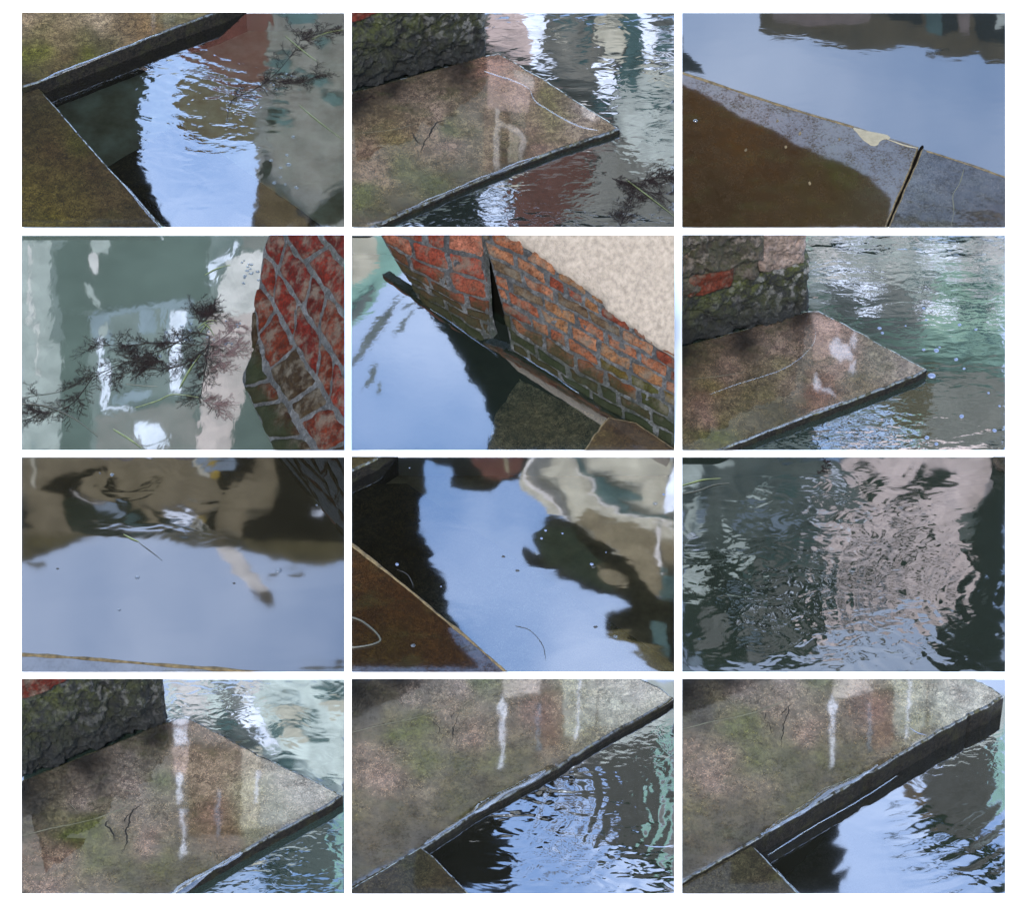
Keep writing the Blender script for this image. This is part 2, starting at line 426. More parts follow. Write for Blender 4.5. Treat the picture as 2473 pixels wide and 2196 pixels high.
def patch(P, pts, z, mat, name, parent=None, h=.003, **k):
    bm = bmesh.new(); c = smooth_poly(pts, True, 4); p = [P.g(a[0], a[1], z) for a in c]
    p = [q+Vector((noise.noise(q*30), noise.noise(q*30+Vector((5, 5, 5))), 0))*.006 for q in p]
    cen = sum(p, Vector())/len(p); lo = [bm.verts.new(q) for q in p]; hi = [bm.verts.new(q.lerp(cen, .12)+Vector((0, 0, h))) for q in p]
    for i in range(len(p)): bm.faces.new([lo[i-1], lo[i], hi[i], hi[i-1]])
    bm.faces.new(hi); bmesh.ops.recalc_face_normals(bm, faces=bm.faces); P.clip(bm)
    return new_obj(name, bm, mat, parent, smooth=False, **k)

# ------------------------------------------------------------------ added cut-outs of houses, out of view, shaped to give the reflections
YH = 12.0
FC = {'pale': (.52, .46, .41), 'pink': (.42, .31, .27), 'cream': (.36, .32, .24), 'grey': (.10, .11, .10), 'lgrey': (.30, .305, .265), 'white': (.75, .75, .8),
      'red': (.075, .03, .022), 'dark': (.004, .004, .0035), 'dgreen': (.012, .018, .012), 'brown': (.065, .048, .026), 'mgrey': (.12, .113, .10), 'green': (.18, .29, .23),
      'teal': (.045, .075, .07), 'olive': (.075, .06, .028), 'bluegrey': (.16, .19, .22), 'yellow': (.3, .2, .04), 'blush': (.72, .56, .50), 'bright': (.46, .49, .43), 'seagreen': (.24, .34, .25), 'stone': (.125, .115, .095), 'drab': (.05, .049, .042), 'taupe': (.155, .122, .075), 'rosy': (.12, .088, .075)}
FM = {}
PART = {'white': 'white_cutout', 'dark': 'dark_cutout', 'dgreen': 'dark_cutout', 'pale': 'pale_cutout', 'pink': 'pale_cutout', 'cream': 'pale_cutout'}
def house_cutout(P, label, cat, polys, rag_=True):  # flat pieces traced back through the mirror, added to shape the reflections
    root = empty('mirror_cutouts', label, cat, 'added cut-outs mirrored in the pools'); root.location = (P.g(1000, 700).x, YH+.6, 0)
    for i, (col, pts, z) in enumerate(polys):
        if col not in FM: FM[col] = plain('cutout_'+col, tuple(x*.82 for x in FC[col]), 1.0, 0.0, var=.32, scale=4.5)
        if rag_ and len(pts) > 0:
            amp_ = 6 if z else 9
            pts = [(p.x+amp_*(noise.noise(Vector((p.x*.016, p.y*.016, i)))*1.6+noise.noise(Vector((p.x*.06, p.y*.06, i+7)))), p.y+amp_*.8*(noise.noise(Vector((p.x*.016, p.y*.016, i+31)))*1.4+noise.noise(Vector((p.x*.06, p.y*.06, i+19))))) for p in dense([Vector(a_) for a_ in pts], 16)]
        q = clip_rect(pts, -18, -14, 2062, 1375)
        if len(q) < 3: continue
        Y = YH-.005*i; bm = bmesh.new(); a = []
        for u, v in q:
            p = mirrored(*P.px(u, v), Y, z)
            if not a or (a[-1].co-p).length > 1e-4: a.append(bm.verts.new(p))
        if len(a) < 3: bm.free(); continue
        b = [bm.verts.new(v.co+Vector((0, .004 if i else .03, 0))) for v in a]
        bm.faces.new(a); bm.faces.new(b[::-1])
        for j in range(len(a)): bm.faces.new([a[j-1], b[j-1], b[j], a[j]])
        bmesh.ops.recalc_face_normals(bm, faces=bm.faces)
        o = new_obj('wall_cutout' if i == 0 else PART.get(col, 'cutout_piece'), bm, FM[col], None, smooth=False)  # every piece, the first wall too, is an added cut-out
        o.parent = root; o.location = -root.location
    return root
def q4(u0, v0, u1, v1, col, z=0, j=0):       # a slightly wavering upright piece
    n = 6; L = []; Rr = []
    for i in range(n+1):
        v = v0+(v1-v0)*i/n; L.append((u0+random.uniform(-j, j), v)); Rr.append((u1+random.uniform(-j, j), v))
    return (col, L+Rr[::-1], z)
def blobs(col, cells, z=0, seed=1, rag=.35):
    rnd = random.Random(seed); o = []
    for (u, v, a, b, ang) in cells:
        pts = []
        for i in range(14):
            t = i/14*math.tau; rr = 1+rnd.uniform(-rag, rag); x = a*rr*math.cos(t); y = b*rr*math.sin(t)
            pts.append((u+x*math.cos(ang)-y*math.sin(ang), v+x*math.sin(ang)+y*math.cos(ang)))
        o.append((col, pts, z))
    return o
FULL = [(-50, -50), (2094, -50), (2094, 1413), (-50, 1413)]

# ------------------------------------------------------------------ floating weed, leaves, bubbles
def tube(bm, pts, r0, r1, n=5):
    rows = []; L = len(pts)
    for i, p in enumerate(pts):
        t = (pts[min(L-1, i+1)]-pts[max(0, i-1)]).normalized(); s = t.cross(Vector((0, 0, 1)))
        if s.length < 1e-4: s = Vector((1, 0, 0))
        s.normalize(); b = s.cross(t); r = r0+(r1-r0)*i/(L-1)
        rows.append([bm.verts.new(p+(s*math.cos(a)+b*math.sin(a))*r) for a in [k*math.tau/n for k in range(n)]])
    for i in range(L-1):
        for j in range(n): bm.faces.new([rows[i][j-1], rows[i][j], rows[i+1][j], rows[i+1][j-1]])
def seaweed(P, stems, label, seed=1, z=.003, mat='weed', r=.0022, sub=26, length=.16, name='seaweed', spread=1.0, cat='seaweed'):
    """stems: polylines in pool coordinates; side twigs fork off and fork again"""
    rnd = random.Random(seed); bm = bmesh.new()
    def twig(p, d, ln, lev):
        pts = [p]; q = p.copy(); dd = d.copy(); k = 5
        for i in range(k):
            dd = (dd+Vector((rnd.uniform(-.3, .3), rnd.uniform(-.3, .3), rnd.uniform(-.05, .05)))).normalized()
            q = q+dd*ln/k; q.z = max(.001, min(z+.012, q.z)); pts.append(q.copy())
        tube(bm, pts, r*(.62, .42, .32)[lev], r*.15, 3)
        if lev < 2:
            for i in range(1, k):
                for s in (-1, 1):
                    if rnd.random() < .8:
                        a = s*rnd.uniform(.4, 1.0); e = Vector((dd.x*math.cos(a)-dd.y*math.sin(a), dd.x*math.sin(a)+dd.y*math.cos(a), 0))
                        twig(pts[i], e, ln*rnd.uniform(.25, .42), lev+1)
    for st in stems:
        c = [P.g(p[0], p[1], z) for p in smooth_poly(st, n=8)]; tube(bm, c, r, r*.5, 5)
        for i in range(sub):
            f = rnd.random()*(len(c)-2); k = int(f); p = c[k].lerp(c[k+1], f-k); t = (c[k+1]-c[k]).normalized()
            a = rnd.choice((-1, 1))*rnd.uniform(.25, 1.0)*spread
            e = Vector((t.x*math.cos(a)-t.y*math.sin(a), t.x*math.sin(a)+t.y*math.cos(a), 0)); twig(p, e, length*rnd.uniform(.35, 1), 0)
    P.clip(bm)
    return new_obj(name, bm, M[mat], label=label, cat=cat)
def blade(P, pts, label, mat='grass', w_=.008, z=.004, group='eelgrass leaves afloat'):
    bm = bmesh.new(); c = [P.g(p[0], p[1], z) for p in smooth_poly(pts, n=7)]; L = len(c); rows = []
    for i, p in enumerate(c):
        t = (c[min(L-1, i+1)]-c[max(0, i-1)]).normalized(); nn = Vector((-t.y, t.x, 0)); f = i/(L-1)
        q = w_*(.35+.65*math.sin(math.pi*min(1, f*1.1+.05)))*.5
        rows.append([bm.verts.new(p+nn*q), bm.verts.new(p+Vector((0, 0, .0025))), bm.verts.new(p-nn*q), bm.verts.new(p-Vector((0, 0, .001)))])
    for i in range(L-1):
        for j in range(4): bm.faces.new([rows[i][j-1], rows[i][j], rows[i+1][j], rows[i+1][j-1]])
    bmesh.ops.recalc_face_normals(bm, faces=bm.faces); P.clip(bm)
    return new_obj('eelgrass_leaf', bm, M[mat], label=label, cat='leaf', group=group)
bub_src = {}
def bubble(P, u, v, r, label, group, mat='bubble', z=0.0, flat=.5, name='bubble', cat='bubble'):
    if mat not in bub_src:
        bm = bmesh.new(); bmesh.ops.create_uvsphere(bm, u_segments=14, v_segments=10, radius=1)
        bmesh.ops.bisect_plane(bm, geom=bm.verts[:]+bm.edges[:]+bm.faces[:], plane_co=(0, 0, -.05), plane_no=(0, 0, -1), clear_outer=True)
        me = bpy.data.meshes.new(name); bm.to_mesh(me); bm.free(); me.materials.append(M[mat])
        me.polygons.foreach_set('use_smooth', [True]*len(me.polygons)); bub_src[mat] = me
    o = bpy.data.objects.new(name, bub_src[mat]); COL.objects.link(o); o.location = P.g(u, v, z+.0005); a_ = 1+.5*noise.noise(Vector((u, v, 1))) if mat == 'foam' else 1; o.scale = (r*a_*1.15, r/a_, r*flat); o.rotation_euler = (0, 0, u)
    return tag(o, label, cat, group)

# ------------------------------------------------------------------ stone and brick walls
def block(P, a, b, z0, height, mat, parent, name='stone_block', amp=.03, seed=0, thick=.35, moss=(.25, 1.0), lite=(0, 0), nu=170, nv=72, rl=.0, rr=.06, rt=.05, lean=0.0, red=None, clipit=True):
    """one rough block standing on the line a-b (pool coordinates) at height z0"""
    A, B = P.g(*a, z0), P.g(*b, z0); d = (B-A); Ln = d.length; d.normalize(); nn = Vector((d.y, -d.x, 0)); off = Vector((seed*7.3, seed*3.1, 0))
    bm = bmesh.new(); lay = bm.verts.layers.float_color.new('stain_shade'); G = []
    for i in range(nu+1):
        row = []
        for j in range(nv+1):
            s, t = i/nu, j/nv; x = s*Ln; z = t*height
            back = 0.0
            e = Ln-x
            if rr and e < rr: back += rr-math.sqrt(max(0, rr*rr-(rr-e)**2))
            if rl and x < rl: back += rl-math.sqrt(max(0, rl*rl-(rl-x)**2))
            e = height-z
            if rt and e < rt: back += rt-math.sqrt(max(0, rt*rt-(rt-e)**2))
            q = Vector((x, z, 0))+off
            dsp = amp*(noise.fractal(q*5.0, 1, 2, 4)*.9+.45*noise.fractal(q*17, 1, 2, 3)) - amp*.9*max(0, .28-abs(noise.noise(q*4.2+Vector((3, 3, 3)))))*2.2*(1 if noise.noise(q*2.1) > -.1 else .3)
            vd = noise.voronoi(Vector((q.x*2.1+.25*noise.noise(q*5), q.y*3.2+.3*noise.noise(q*6+Vector((1,2,3))), seed)))[0]; dsp += amp*.8*min(1, (vd[1]-vd[0])*7)-amp*.6+amp*.35*abs(noise.noise(Vector((q.x*3, q.y*22, 5))))+amp*.25*noise.fractal(q*34, 1, 2, 2)
            p = A+d*(x+amp*.5*noise.noise(q*9+Vector((0, 0, 4))))+Vector((0, 0, z+amp*.5*noise.noise(q*7+Vector((0, 0, 8)))))+nn*(dsp-back+lean*z)
            ve = bm.verts.new(p); g = moss[0]+(moss[1]-moss[0])*t**1.3
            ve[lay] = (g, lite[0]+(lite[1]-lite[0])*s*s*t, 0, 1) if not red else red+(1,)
            row.append(ve)
        G.append(row)
    for i in range(nu):
        for j in range(nv): bm.faces.new([G[i][j], G[i+1][j], G[i+1][j+1], G[i][j+1]])
    # top, ends and back, so that it is solid
    back = {}
    def bk(v):
        if v not in back:
            w2 = bm.verts.new(v.co-nn*thick); w2[lay] = v[lay]; back[v] = w2
        return back[v]
    border = [G[i][0] for i in range(nu+1)]+[G[nu][j] for j in range(1, nv+1)]+[G[i][nv] for i in range(nu-1, -1, -1)]+[G[0][j] for j in range(nv-1, 0, -1)]
    for i in range(len(border)): bm.faces.new([border[i-1], border[i], bk(border[i]), bk(border[i-1])])
    bm.faces.new([bk(v) for v in border][::-1])
    bmesh.ops.recalc_face_normals(bm, faces=bm.faces)
    P.clip(bm)
    return new_obj(name, bm, mat, parent)
def line_pt(L, a):
    n = len(L)-1; f = min(max(a, 0), .99999)*n; k = int(f); t = f-k
    return (L[k][0]+(L[k+1][0]-L[k][0])*t, L[k][1]+(L[k+1][1]-L[k][1])*t)
def resample(L, n=24):
    c = smooth_poly(L, n=8); d = [0]
    for i in range(1, len(c)): d.append(d[-1]+(c[i]-c[i-1]).length)
    out = []; j = 0
    for k in range(n+1):
        t = d[-1]*k/n
        while j < len(d)-2 and d[j+1] < t: j += 1
        f = (t-d[j])/max(1e-9, d[j+1]-d[j]); out.append(tuple(c[j].lerp(c[j+1], min(1, f))))
    return out
def brickwork(P, lines, p0, n, blen, colours, parent, amp=.010, joint=.10, seed=3, relief=.012, bow=None, jw=14):
    """courses between traced bed joints on the plane (p0, n); every brick is modelled"""
    rnd = random.Random(seed); LL = [resample(l) for l in lines]; nb = len(LL)-1
    def pos(a, b, out):
        k = min(int(b), nb-1); t = b-k; A, B = line_pt(LL[k], a), line_pt(LL[k+1], a)
        u, v = A[0]+(B[0]-A[0])*t, A[1]+(B[1]-A[1])*t
        p = P.pl(u, v, p0, n)
        return p+n*(out+(bow(a, b) if bow else 0))
    # bed of mortar
    bm = bmesh.new(); lay = bm.verts.layers.float_color.new('stain_shade'); G = []
    NA, NB = 90, nb*7
    for i in range(NA+1):
        row = []
        for j in range(NB+1):
            p = pos(i/NA, j/NB*nb, 0); p = p+n*(.004*noise.noise(p*22)+.003*noise.noise(p*60)); ve = bm.verts.new(p); ve[lay] = (max(0, 1-j/NB*2.2), .6, 0, 1); row.append(ve)
        G.append(row)
    for i in range(NA):
        for j in range(NB): bm.faces.new([G[i][j], G[i+1][j], G[i+1][j+1], G[i][j+1]])
    border = [G[i][0] for i in range(NA+1)]+[G[NA][j] for j in range(1, NB+1)]+[G[i][NB] for i in range(NA-1, -1, -1)]+[G[0][j] for j in range(NB-1, 0, -1)]
    bk = [bm.verts.new(v.co+Vector((.03, .05, 0))) for v in border]
    for i in range(len(border)): bm.faces.new([border[i-1], border[i], bk[i], bk[i-1]])
    bmesh.ops.recalc_face_normals(bm, faces=bm.faces); P.clip(bm)
    new_obj('mortar', bm, M['mortar'], parent)
    bm = bmesh.new(); lay = bm.verts.layers.float_color.new('stain_shade')
    for c in range(nb):
        ln = sum((Vector(LL[c][i+1])-Vector(LL[c][i])).length for i in range(24)); a = -rnd.random()*blen/ln
        while a < 1:
            w_ = blen/ln*rnd.choice((1, 1, .55, .9)); a0, a1 = max(0, a), min(1, a+w_-jw/ln)
            if a1-a0 > .01:
                wv = abs(LL[c][12][1]-LL[c+1][12][1])+1
                jj = joint*rnd.uniform(.8, 1.3); col = colours(c, a0, rnd); sd = rnd.random()*50; lift = rnd.uniform(-.4, .6)*relief*.5
                nu, nv = max(6, int((a1-a0)*ln/14)), 8; g = []
                for i in range(nu+1):
                    row = []
                    for j in range(nv+1):
                        s, t = i/nu, j/nv
                        ed = min(s*(a1-a0)*ln, (1-s)*(a1-a0)*ln, t*wv, (1-t)*wv)/max(8, wv*.16); ed = min(1, ed)
                        base = pos(a0+(a1-a0)*s, c+jj+(1-2*jj)*t, 0)
                        q = base*14+Vector((sd, 0, 0)); dsp = relief*math.sqrt(max(0, 1-(1-ed)**2))*(1+.2*lift)+lift+amp*(noise.fractal(q, 1, 2, 4)*.8+.3*noise.noise(q*4))
                        chip = ed+.55*noise.noise(q*.9+Vector((2, 2, 9)))
                        if chip < .12: dsp = min(dsp, -.002+chip*.02)
                        if ed < .02: dsp = -.006
                        wob = P.pl(*P.uv(base), p0, n)
                        ve = bm.verts.new(base+n*dsp+Vector((noise.noise(q*.8), 0, noise.noise(q*.8+Vector((7, 7, 7)))))*.016); ve[lay] = tuple(x*.25 for x in lin(col))+(1,); row.append(ve)
                    g.append(row)
                for i in range(nu):
                    for j in range(nv): bm.faces.new([g[i][j], g[i+1][j], g[i+1][j+1], g[i][j+1]])
            a += w_
    bmesh.ops.recalc_face_normals(bm, faces=bm.faces)
    for f in bm.faces:
        if f.normal.dot(n) < 0: f.normal_flip()
    P.clip(bm)
    new_obj('brick_courses', bm, M['redbrick'], parent)

def water(P, murk, clear, ior, waves, bed=None, name='water', soft=.022):
    murk = tuple(x*a_ for x, a_ in zip(murk, (.40, .37, .33))); bed = tuple(x*(.95 if bed[0] > .3 else .45) for x in bed) if bed else (.02, .02, .01)
    i = P.r*3+P.c
    m = water_mat('pool_water_%d' % i, murk, clear, ior, waves, film=soft)
    o = sheet(P, name, m, 0.0, kind='structure')
    if clear > 0:
        b = plain('bed_%d' % i, bed or (.05, .045, .03), .9, .1, var=.5, scale=5)
        sheet(P, 'canal_bed', b, -.16, kind='structure')
    return o
def W(P, u, v): p = P.g(u, v); return p.x, p.y

# =================================================================== pool 1 (top left): two slabs round a rippled corner
P = Pool(0, 0); c = W(P, 1150, 560)
water(P, (.02, .018, .011), .85, 3.6, [(5, .00035, 1, 20, None, None), (11, .0009, .5, 62, (*c, .85), None), (26, .0002, .6, 70, (*c, .8), None), (1, .00016, 1, 0, (*W(P, 1150, 450), .8), (*W(P, 1750, -250), 3.6, 2.5))], (.95, .80, .52))
gA = [(0, 0, (160, 138, 112)), (300, 60, (140, 122, 95)), (500, 30, (165, 145, 120)), (60, 250, (110, 108, 50)), (30, 400, (70, 62, 42)), (500, 200, (85, 78, 55)), (700, 60, (120, 100, 75)), (800, 110, (135, 110, 80)), (250, 300, (95, 80, 55)), (430, 260, (100, 98, 45)), (1000, 30, (120, 112, 85)), (250, 120, (125, 108, 80))]
M['slab_a'] = stone_mat('damp_slab_a', 1.35, .55, moss=.3, sheen_lo=.2)
s1 = slab(P, [(-200, 560), (-200, -300), (1900, -300), (1235, 0), (1010, 82), (800, 162), (600, 243), (400, 322), (250, 378), (105, 440), (0, 474)], .115, M['slab_a'], gA, label='pale mossy landing slab above the rippled corner, top left picture', cat='stone slab')
strip(P, [(120, 436), (250, 380), (400, 323), (600, 243), (800, 162), (900, 128)], .03, .116, M['ridge'], 'water_film', s1, h=.0015, wob=.5)
gB = [(50, 500, (80, 72, 55)), (100, 700, (75, 66, 48)), (200, 900, (82, 68, 50)), (60, 1200, (105, 92, 55)), (300, 1150, (98, 86, 55)), (400, 800, (85, 80, 48)), (600, 1150, (88, 75, 55)), (450, 1000, (80, 66, 50)), (150, 1330, (100, 88, 48)), (750, 1300, (80, 70, 52))]
M['slab_b'] = stone_mat('damp_slab_b', 1.25, .6, moss=.15, sheen_lo=.2)
s2 = slab(P, [(-100, 500), (0, 476), (95, 458), (230, 610), (400, 810), (560, 990), (700, 1140), (900, 1363), (1000, 1480), (-100, 1480)], .055, M['slab_b'], gB, gain=.40, label='brown mossy slab in the bottom left corner of the top left picture', cat='stone slab', rough=.002)
strip(P, [(640, 1080), (700, 1150), (780, 1250), (880, 1370)], .016, .056, M['ridge'], 'water_film', s2, h=.0015)
slab(P, [(1000, 700), (1500, 1060), (2200, 1560), (1300, 1560), (500, 1000)], -.06, M['slab_b'], [(1200, 1200, (150, 135, 100))], label='drowned slab edge under the water in the top left picture', cat='stone slab', gain=.6)
house_cutout(P, 'added cut-outs of a red and grey house with a gap of sky, mirrored in the top left picture', 'house_cutout', [
 ('mgrey', [(1500, -40), (2100, -40), (2100, 1400), (1450, 1400), (1490, 1150), (1500, 880), (1480, 600), (1520, 450)], 0),
 ('stone', [(1600, -40), (2100, -40), (2100, 1100), (1900, 1150), (1650, 1050), (1560, 800), (1620, 500), (1540, 200)], 0),
 ('dark', [(-40, -40), (1500, -40), (1250, 130), (980, 230), (800, 310), (770, 500), (730, 640), (760, 840), (740, 960), (820, 1120), (880, 1250), (960, 1400), (-40, 1400)], 0),
 ('red', [(1000, 180), (1250, 90), (1450, -30), (1590, -40), (1560, 200), (1550, 450), (1450, 530), (1300, 430), (1180, 350), (1040, 240)], 0),
 ('brown', [(1000, 420), (1130, 400), (1250, 430), (1400, 560), (1490, 620), (1500, 840), (1330, 820), (1180, 860), (1030, 800), (980, 600)], 0),
 *blobs('teal', [(1750, 30, 140, 40, .1), (1850, 420, 120, 30, .3), (1650, 330, 60, 90, 0), (1980, 560, 70, 25, .4), (1650, 650, 80, 40, .8), (1900, 200, 60, 30, 0)], 0, 3),
 *blobs('dark', [(1950, 1290, 130, 90, -.6), (2000, 1180, 60, 30, -.6), (1545, 1020, 25, 60, .1), (1590, 720, 40, 60, .4)], 0, 4),
 ('brown', [(1520, 1080), (1600, 1120), (1820, 1340), (1850, 1400), (1470, 1400)], 0),
 ('mgrey', [(-50, -50), (1235, -50), (1010, 60), (600, 215), (250, 350), (-50, 460)], .13), ('white', [(815, -50), (845, -50), (840, 90), (820, 110)], .13), ('lgrey', [(900, -50), (1000, -50), (960, 60), (900, 110)], .13), ('rosy', [(730, -50), (815, -50), (815, 130), (740, 160)], .13)])
seaweed(P, [[(1300, 690), (1330, 560), (1450, 500), (1560, 430), (1660, 330), (1760, 180), (1700, 90)], [(1560, 430), (1750, 450), (1880, 400)], [(1760, 180), (1900, 130), (2060, 110)]], 'brown feathery weed with bubbles, upper right of the top left picture', 1, sub=30, length=.17)
blade(P, [(1760, 590), (1880, 690), (2050, 820)], 'tan leaf blade at the right edge of the top left picture', w_=.007)
blade(P, [(1670, 150), (1790, 250), (1870, 310)], 'short green leaf blade in the feathery weed of the top left picture', w_=.008)
blade(P, [(1840, 170), (1930, 130), (2044, 110)], 'thin leaf blade above the feathery weed in the top left picture', w_=.006)
rnd = random.Random(11)
for k in range(34):
    t = rnd.random(); u = 1300+380*t+rnd.gauss(0, 25); v = 640-230*t+rnd.gauss(0, 30)
    bubble(P, u, v, rnd.uniform(.004, .009), 'small bubble on the brown weed in the top left picture', 'bubbles in the top left weed')
for u, v in [(1690, 965), (1680, 905), (1640, 1045), (1580, 940), (1740, 1110), (1670, 1090), (1640, 985), (1720, 790), (1600, 1080)]:
    bubble(P, u, v, rnd.uniform(.008, .016), 'loose bubble below the brown weed in the top left picture', 'loose bubbles of the top left picture', flat=.3)

# =================================================================== pool 2 (top middle): slab running out below a mossy wall
P = Pool(0, 1); c = W(P, 1150, 960)
water(P, (.014, .020, .018), 0, 3.2, [(4, .0004, .6, 30, None, None), (13, .0006, .5, -30, None, None), (24, .0004, .5, 60, (*W(P, 1350, 1150), .8), None)])
G2 = [(0, 560, (60, 52, 48)), (300, 480, (62, 54, 50)), (700, 370, (60, 52, 50)), (100, 900, (135, 112, 95)), (150, 1050, (150, 125, 105)), (100, 1180, (95, 95, 45)), (400, 560, (125, 108, 95)), (550, 660, (145, 125, 112)), (450, 800, (140, 118, 100)), (620, 850, (145, 122, 108)), (250, 800, (120, 105, 75)), (600, 730, (95, 98, 60)), (350, 1000, (105, 100, 65)), (700, 1000, (90, 80, 60)), (550, 1100, (92, 90, 55)), (300, 1230, (80, 68, 48)), (100, 1330, (85, 70, 52)), (850, 800, (130, 115, 95)), (900, 300, (150, 115, 100)), (1100, 500, (150, 125, 110)), (1250, 700, (135, 125, 95)), (1200, 820, (130, 105, 92)), (1500, 620, (165, 150, 140)), (1450, 500, (120, 105, 90)), (1600, 720, (130, 115, 95)), (1050, 950, (95, 78, 62)), (1250, 560, (110, 105, 70))]  # dark row by the wall: wet stone plus its reflection painted in
M['slab_c'] = stone_mat('damp_slab_c', 2.0, .45, moss=.45, sheen_lo=.5)
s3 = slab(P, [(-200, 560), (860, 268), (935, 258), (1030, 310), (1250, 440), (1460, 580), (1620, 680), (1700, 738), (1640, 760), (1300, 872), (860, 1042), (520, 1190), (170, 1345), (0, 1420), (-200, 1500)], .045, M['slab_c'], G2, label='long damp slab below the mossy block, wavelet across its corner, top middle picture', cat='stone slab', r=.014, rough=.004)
strip(P, [(280, 1275), (520, 1180), (700, 1105), (860, 1036), (1000, 980), (1200, 905)], .022, .046, M['ridge'], 'water_film', s3, h=.0015, wob=.7)
strip(P, [(840, 375), (920, 400), (1040, 440), (1120, 485), (1160, 560), (1240, 615), (1350, 680), (1450, 725), (1560, 750)], .010, .047, M['ridge'], 'wavelet', s3, h=.004, wob=.3, label='thin blue wavelet curling across the slab')
strip(P, [(370, 760), (400, 800), (440, 830)], .005, .0462, M['crack'], 'crack', s3, h=.0006, wob=.8)
strip(P, [(600, 680), (530, 710), (500, 760), (460, 830), (435, 900)], .006, .0462, M['crack'], 'crack', s3, h=.0006, wob=.9)
strip(P, [(-10, 770), (250, 745), (430, 700)], .003, .0462, M['scratch'], 'scratch', s3, h=.0005, wob=.5)
wl = empty('stone_wall', 'mossy stone wall with a strip of red brick, top left of the top middle picture', 'stone wall')
block(P, (-250, 575), (868, 268), .04, .59, M['rock'], wl, amp=.035, seed=1, moss=(.0, 1.1), lite=(0, 1), rr=.07)
block(P, (-250, 130), (330, -30), .62, .25, M['redbrick'], wl, name='brick', amp=.02, seed=2, red=(.06, .012, .008), nu=50, nv=26)
SLAB2 = [(-60, 560), (860, 268), (935, 258), (1250, 440), (1620, 680), (1700, 738), (1300, 862), (860, 1025), (520, 1170), (170, 1325), (-60, 1400)]
house_cutout(P, 'added cut-outs of a pink house with white pillars, mirrored in the top middle picture', 'house_cutout', [
 ('stone', [(-50, -50), (2094, -50), (2094, 1413), (1010, 1413), (1020, 1200), (930, 1080), (-50, 1080)], 0),
 ('dark', [(-40, 900), (820, 1000), (860, 1100), (780, 1200), (830, 1300), (900, 1400), (-40, 1400)], 0),
 *blobs('dark', [(930, 1180, 70, 14, .5), (860, 1250, 60, 12, .5), (960, 1300, 60, 14, .4), (900, 1130, 70, 12, .6), (1000, 1230, 30, 60, .2), (850, 1340, 40, 14, .4)], 0, 33, .5),
 *blobs('mgrey', [(1250, 1100, 60, 12, .9), (1120, 1200, 70, 14, .4), (1400, 1000, 60, 10, 1.1)], 0, 34, .5),
 ('pink', [(860, -40), (1080, -40), (1120, 150), (1160, 330), (1050, 300), (860, 300)], 0),
 ('white', [(1060, -40), (1250, -40), (1200, 150), (1190, 290), (1290, 340), (1230, 400), (1150, 320), (1120, 140)], 0),
 ('cream', [(1540, -40), (1690, -40), (1740, 190), (1700, 320), (1620, 300), (1560, 150)], 0),
 ('teal', [(1690, -40), (1830, -40), (1880, 260), (1850, 450), (1750, 550), (1660, 500), (1740, 250)], 0),
 ('white', [(1800, -40), (1850, -40), (1900, 110), (2094, 120), (2094, 170), (1910, 190), (1900, 260), (2094, 290), (2094, 330), (1850, 300), (1860, 150)], 0),
 ('lgrey', [(1750, 400), (2094, 330), (2094, 1000), (1850, 980), (1690, 780), (1640, 620)], 0),
 *blobs('teal', [(1500, 120, 30, 110, .2), (1330, 60, 90, 20, .2), (1780, 420, 40, 90, .2), (1900, 560, 130, 22, .2), (1600, 620, 90, 30, .5), (1320, 520, 70, 18, .6), (1950, 760, 110, 14, .1), (1450, 260, 60, 14, .1), (1990, 210, 70, 60, 0)], 0, 71, .5), *blobs('cream', [(1650, 120, 40, 60, .3), (1850, 350, 60, 20, .1), (1600, 450, 30, 60, .4), (1990, 420, 90, 16, .2), (1350, 160, 60, 12, .3)], 0, 72, .5),
 ('white', [(1540, 330), (1690, 380), (1660, 560), (1560, 530)], 0),
 ('red', [(1000, 1060), (1340, 900), (1500, 860), (1540, 1050), (1400, 1180), (1280, 1400), (1020, 1400)], 0),
 ('stone', [(1540, 820), (1700, 850), (1660, 1150), (1500, 1250), (1480, 1400), (1380, 1400), (1400, 1200), (1560, 1050)], 0),
 ('grey', SLAB2, .045), ('rosy', [(1120, 380), (1620, 680), (1700, 738), (1100, 940), (1100, 640)], .045),
 ('pink', [(860, 290), (1050, 320), (1130, 480), (1120, 640), (860, 620)], .045),
 ('rosy', [(835, 620), (905, 620), (900, 1010), (835, 1010)], .045),
 q4(905, 610, 938, 1000, 'pale', .045, 6), q4(945, 640, 1000, 960, 'dark', .045, 4),
 ('pale', [(935, 685), (1060, 735), (1110, 800), (1080, 940), (1050, 930), (1065, 800), (1000, 745), (935, 715)], .045),
 ('cream', [(1000, 745), (1062, 790), (1050, 950), (985, 950)], .045),
 ('pale', [(1030, 360), (1150, 410), (1160, 500), (1100, 470), (1040, 420)], .045),
 ('pale', [(1450, 590), (1560, 640), (1520, 690), (1460, 650)], .045),
 ('dark', [(-40, 400), (840, 300), (860, 420), (500, 560), (-40, 720)], .045),
])
seaweed(P, [[(1650, 1050), (1760, 1100), (1900, 1140), (2060, 1150)], [(1700, 1350), (1760, 1230), (1800, 1100)], [(1850, 1060), (2060, 1030)]], 'dark weed tangle in the bottom right of the top middle picture', 2, sub=26, length=.2)
blade(P, [(1740, 1060), (1900, 1180), (2040, 1290)], 'green leaf blade in the weed of the top middle picture', w_=.01)
seaweed(P, [[(20, 560), (150, 535)]], 'scrap of dark weed lying on the slab under the mossy block', 4, z=.05, sub=6, length=.05)

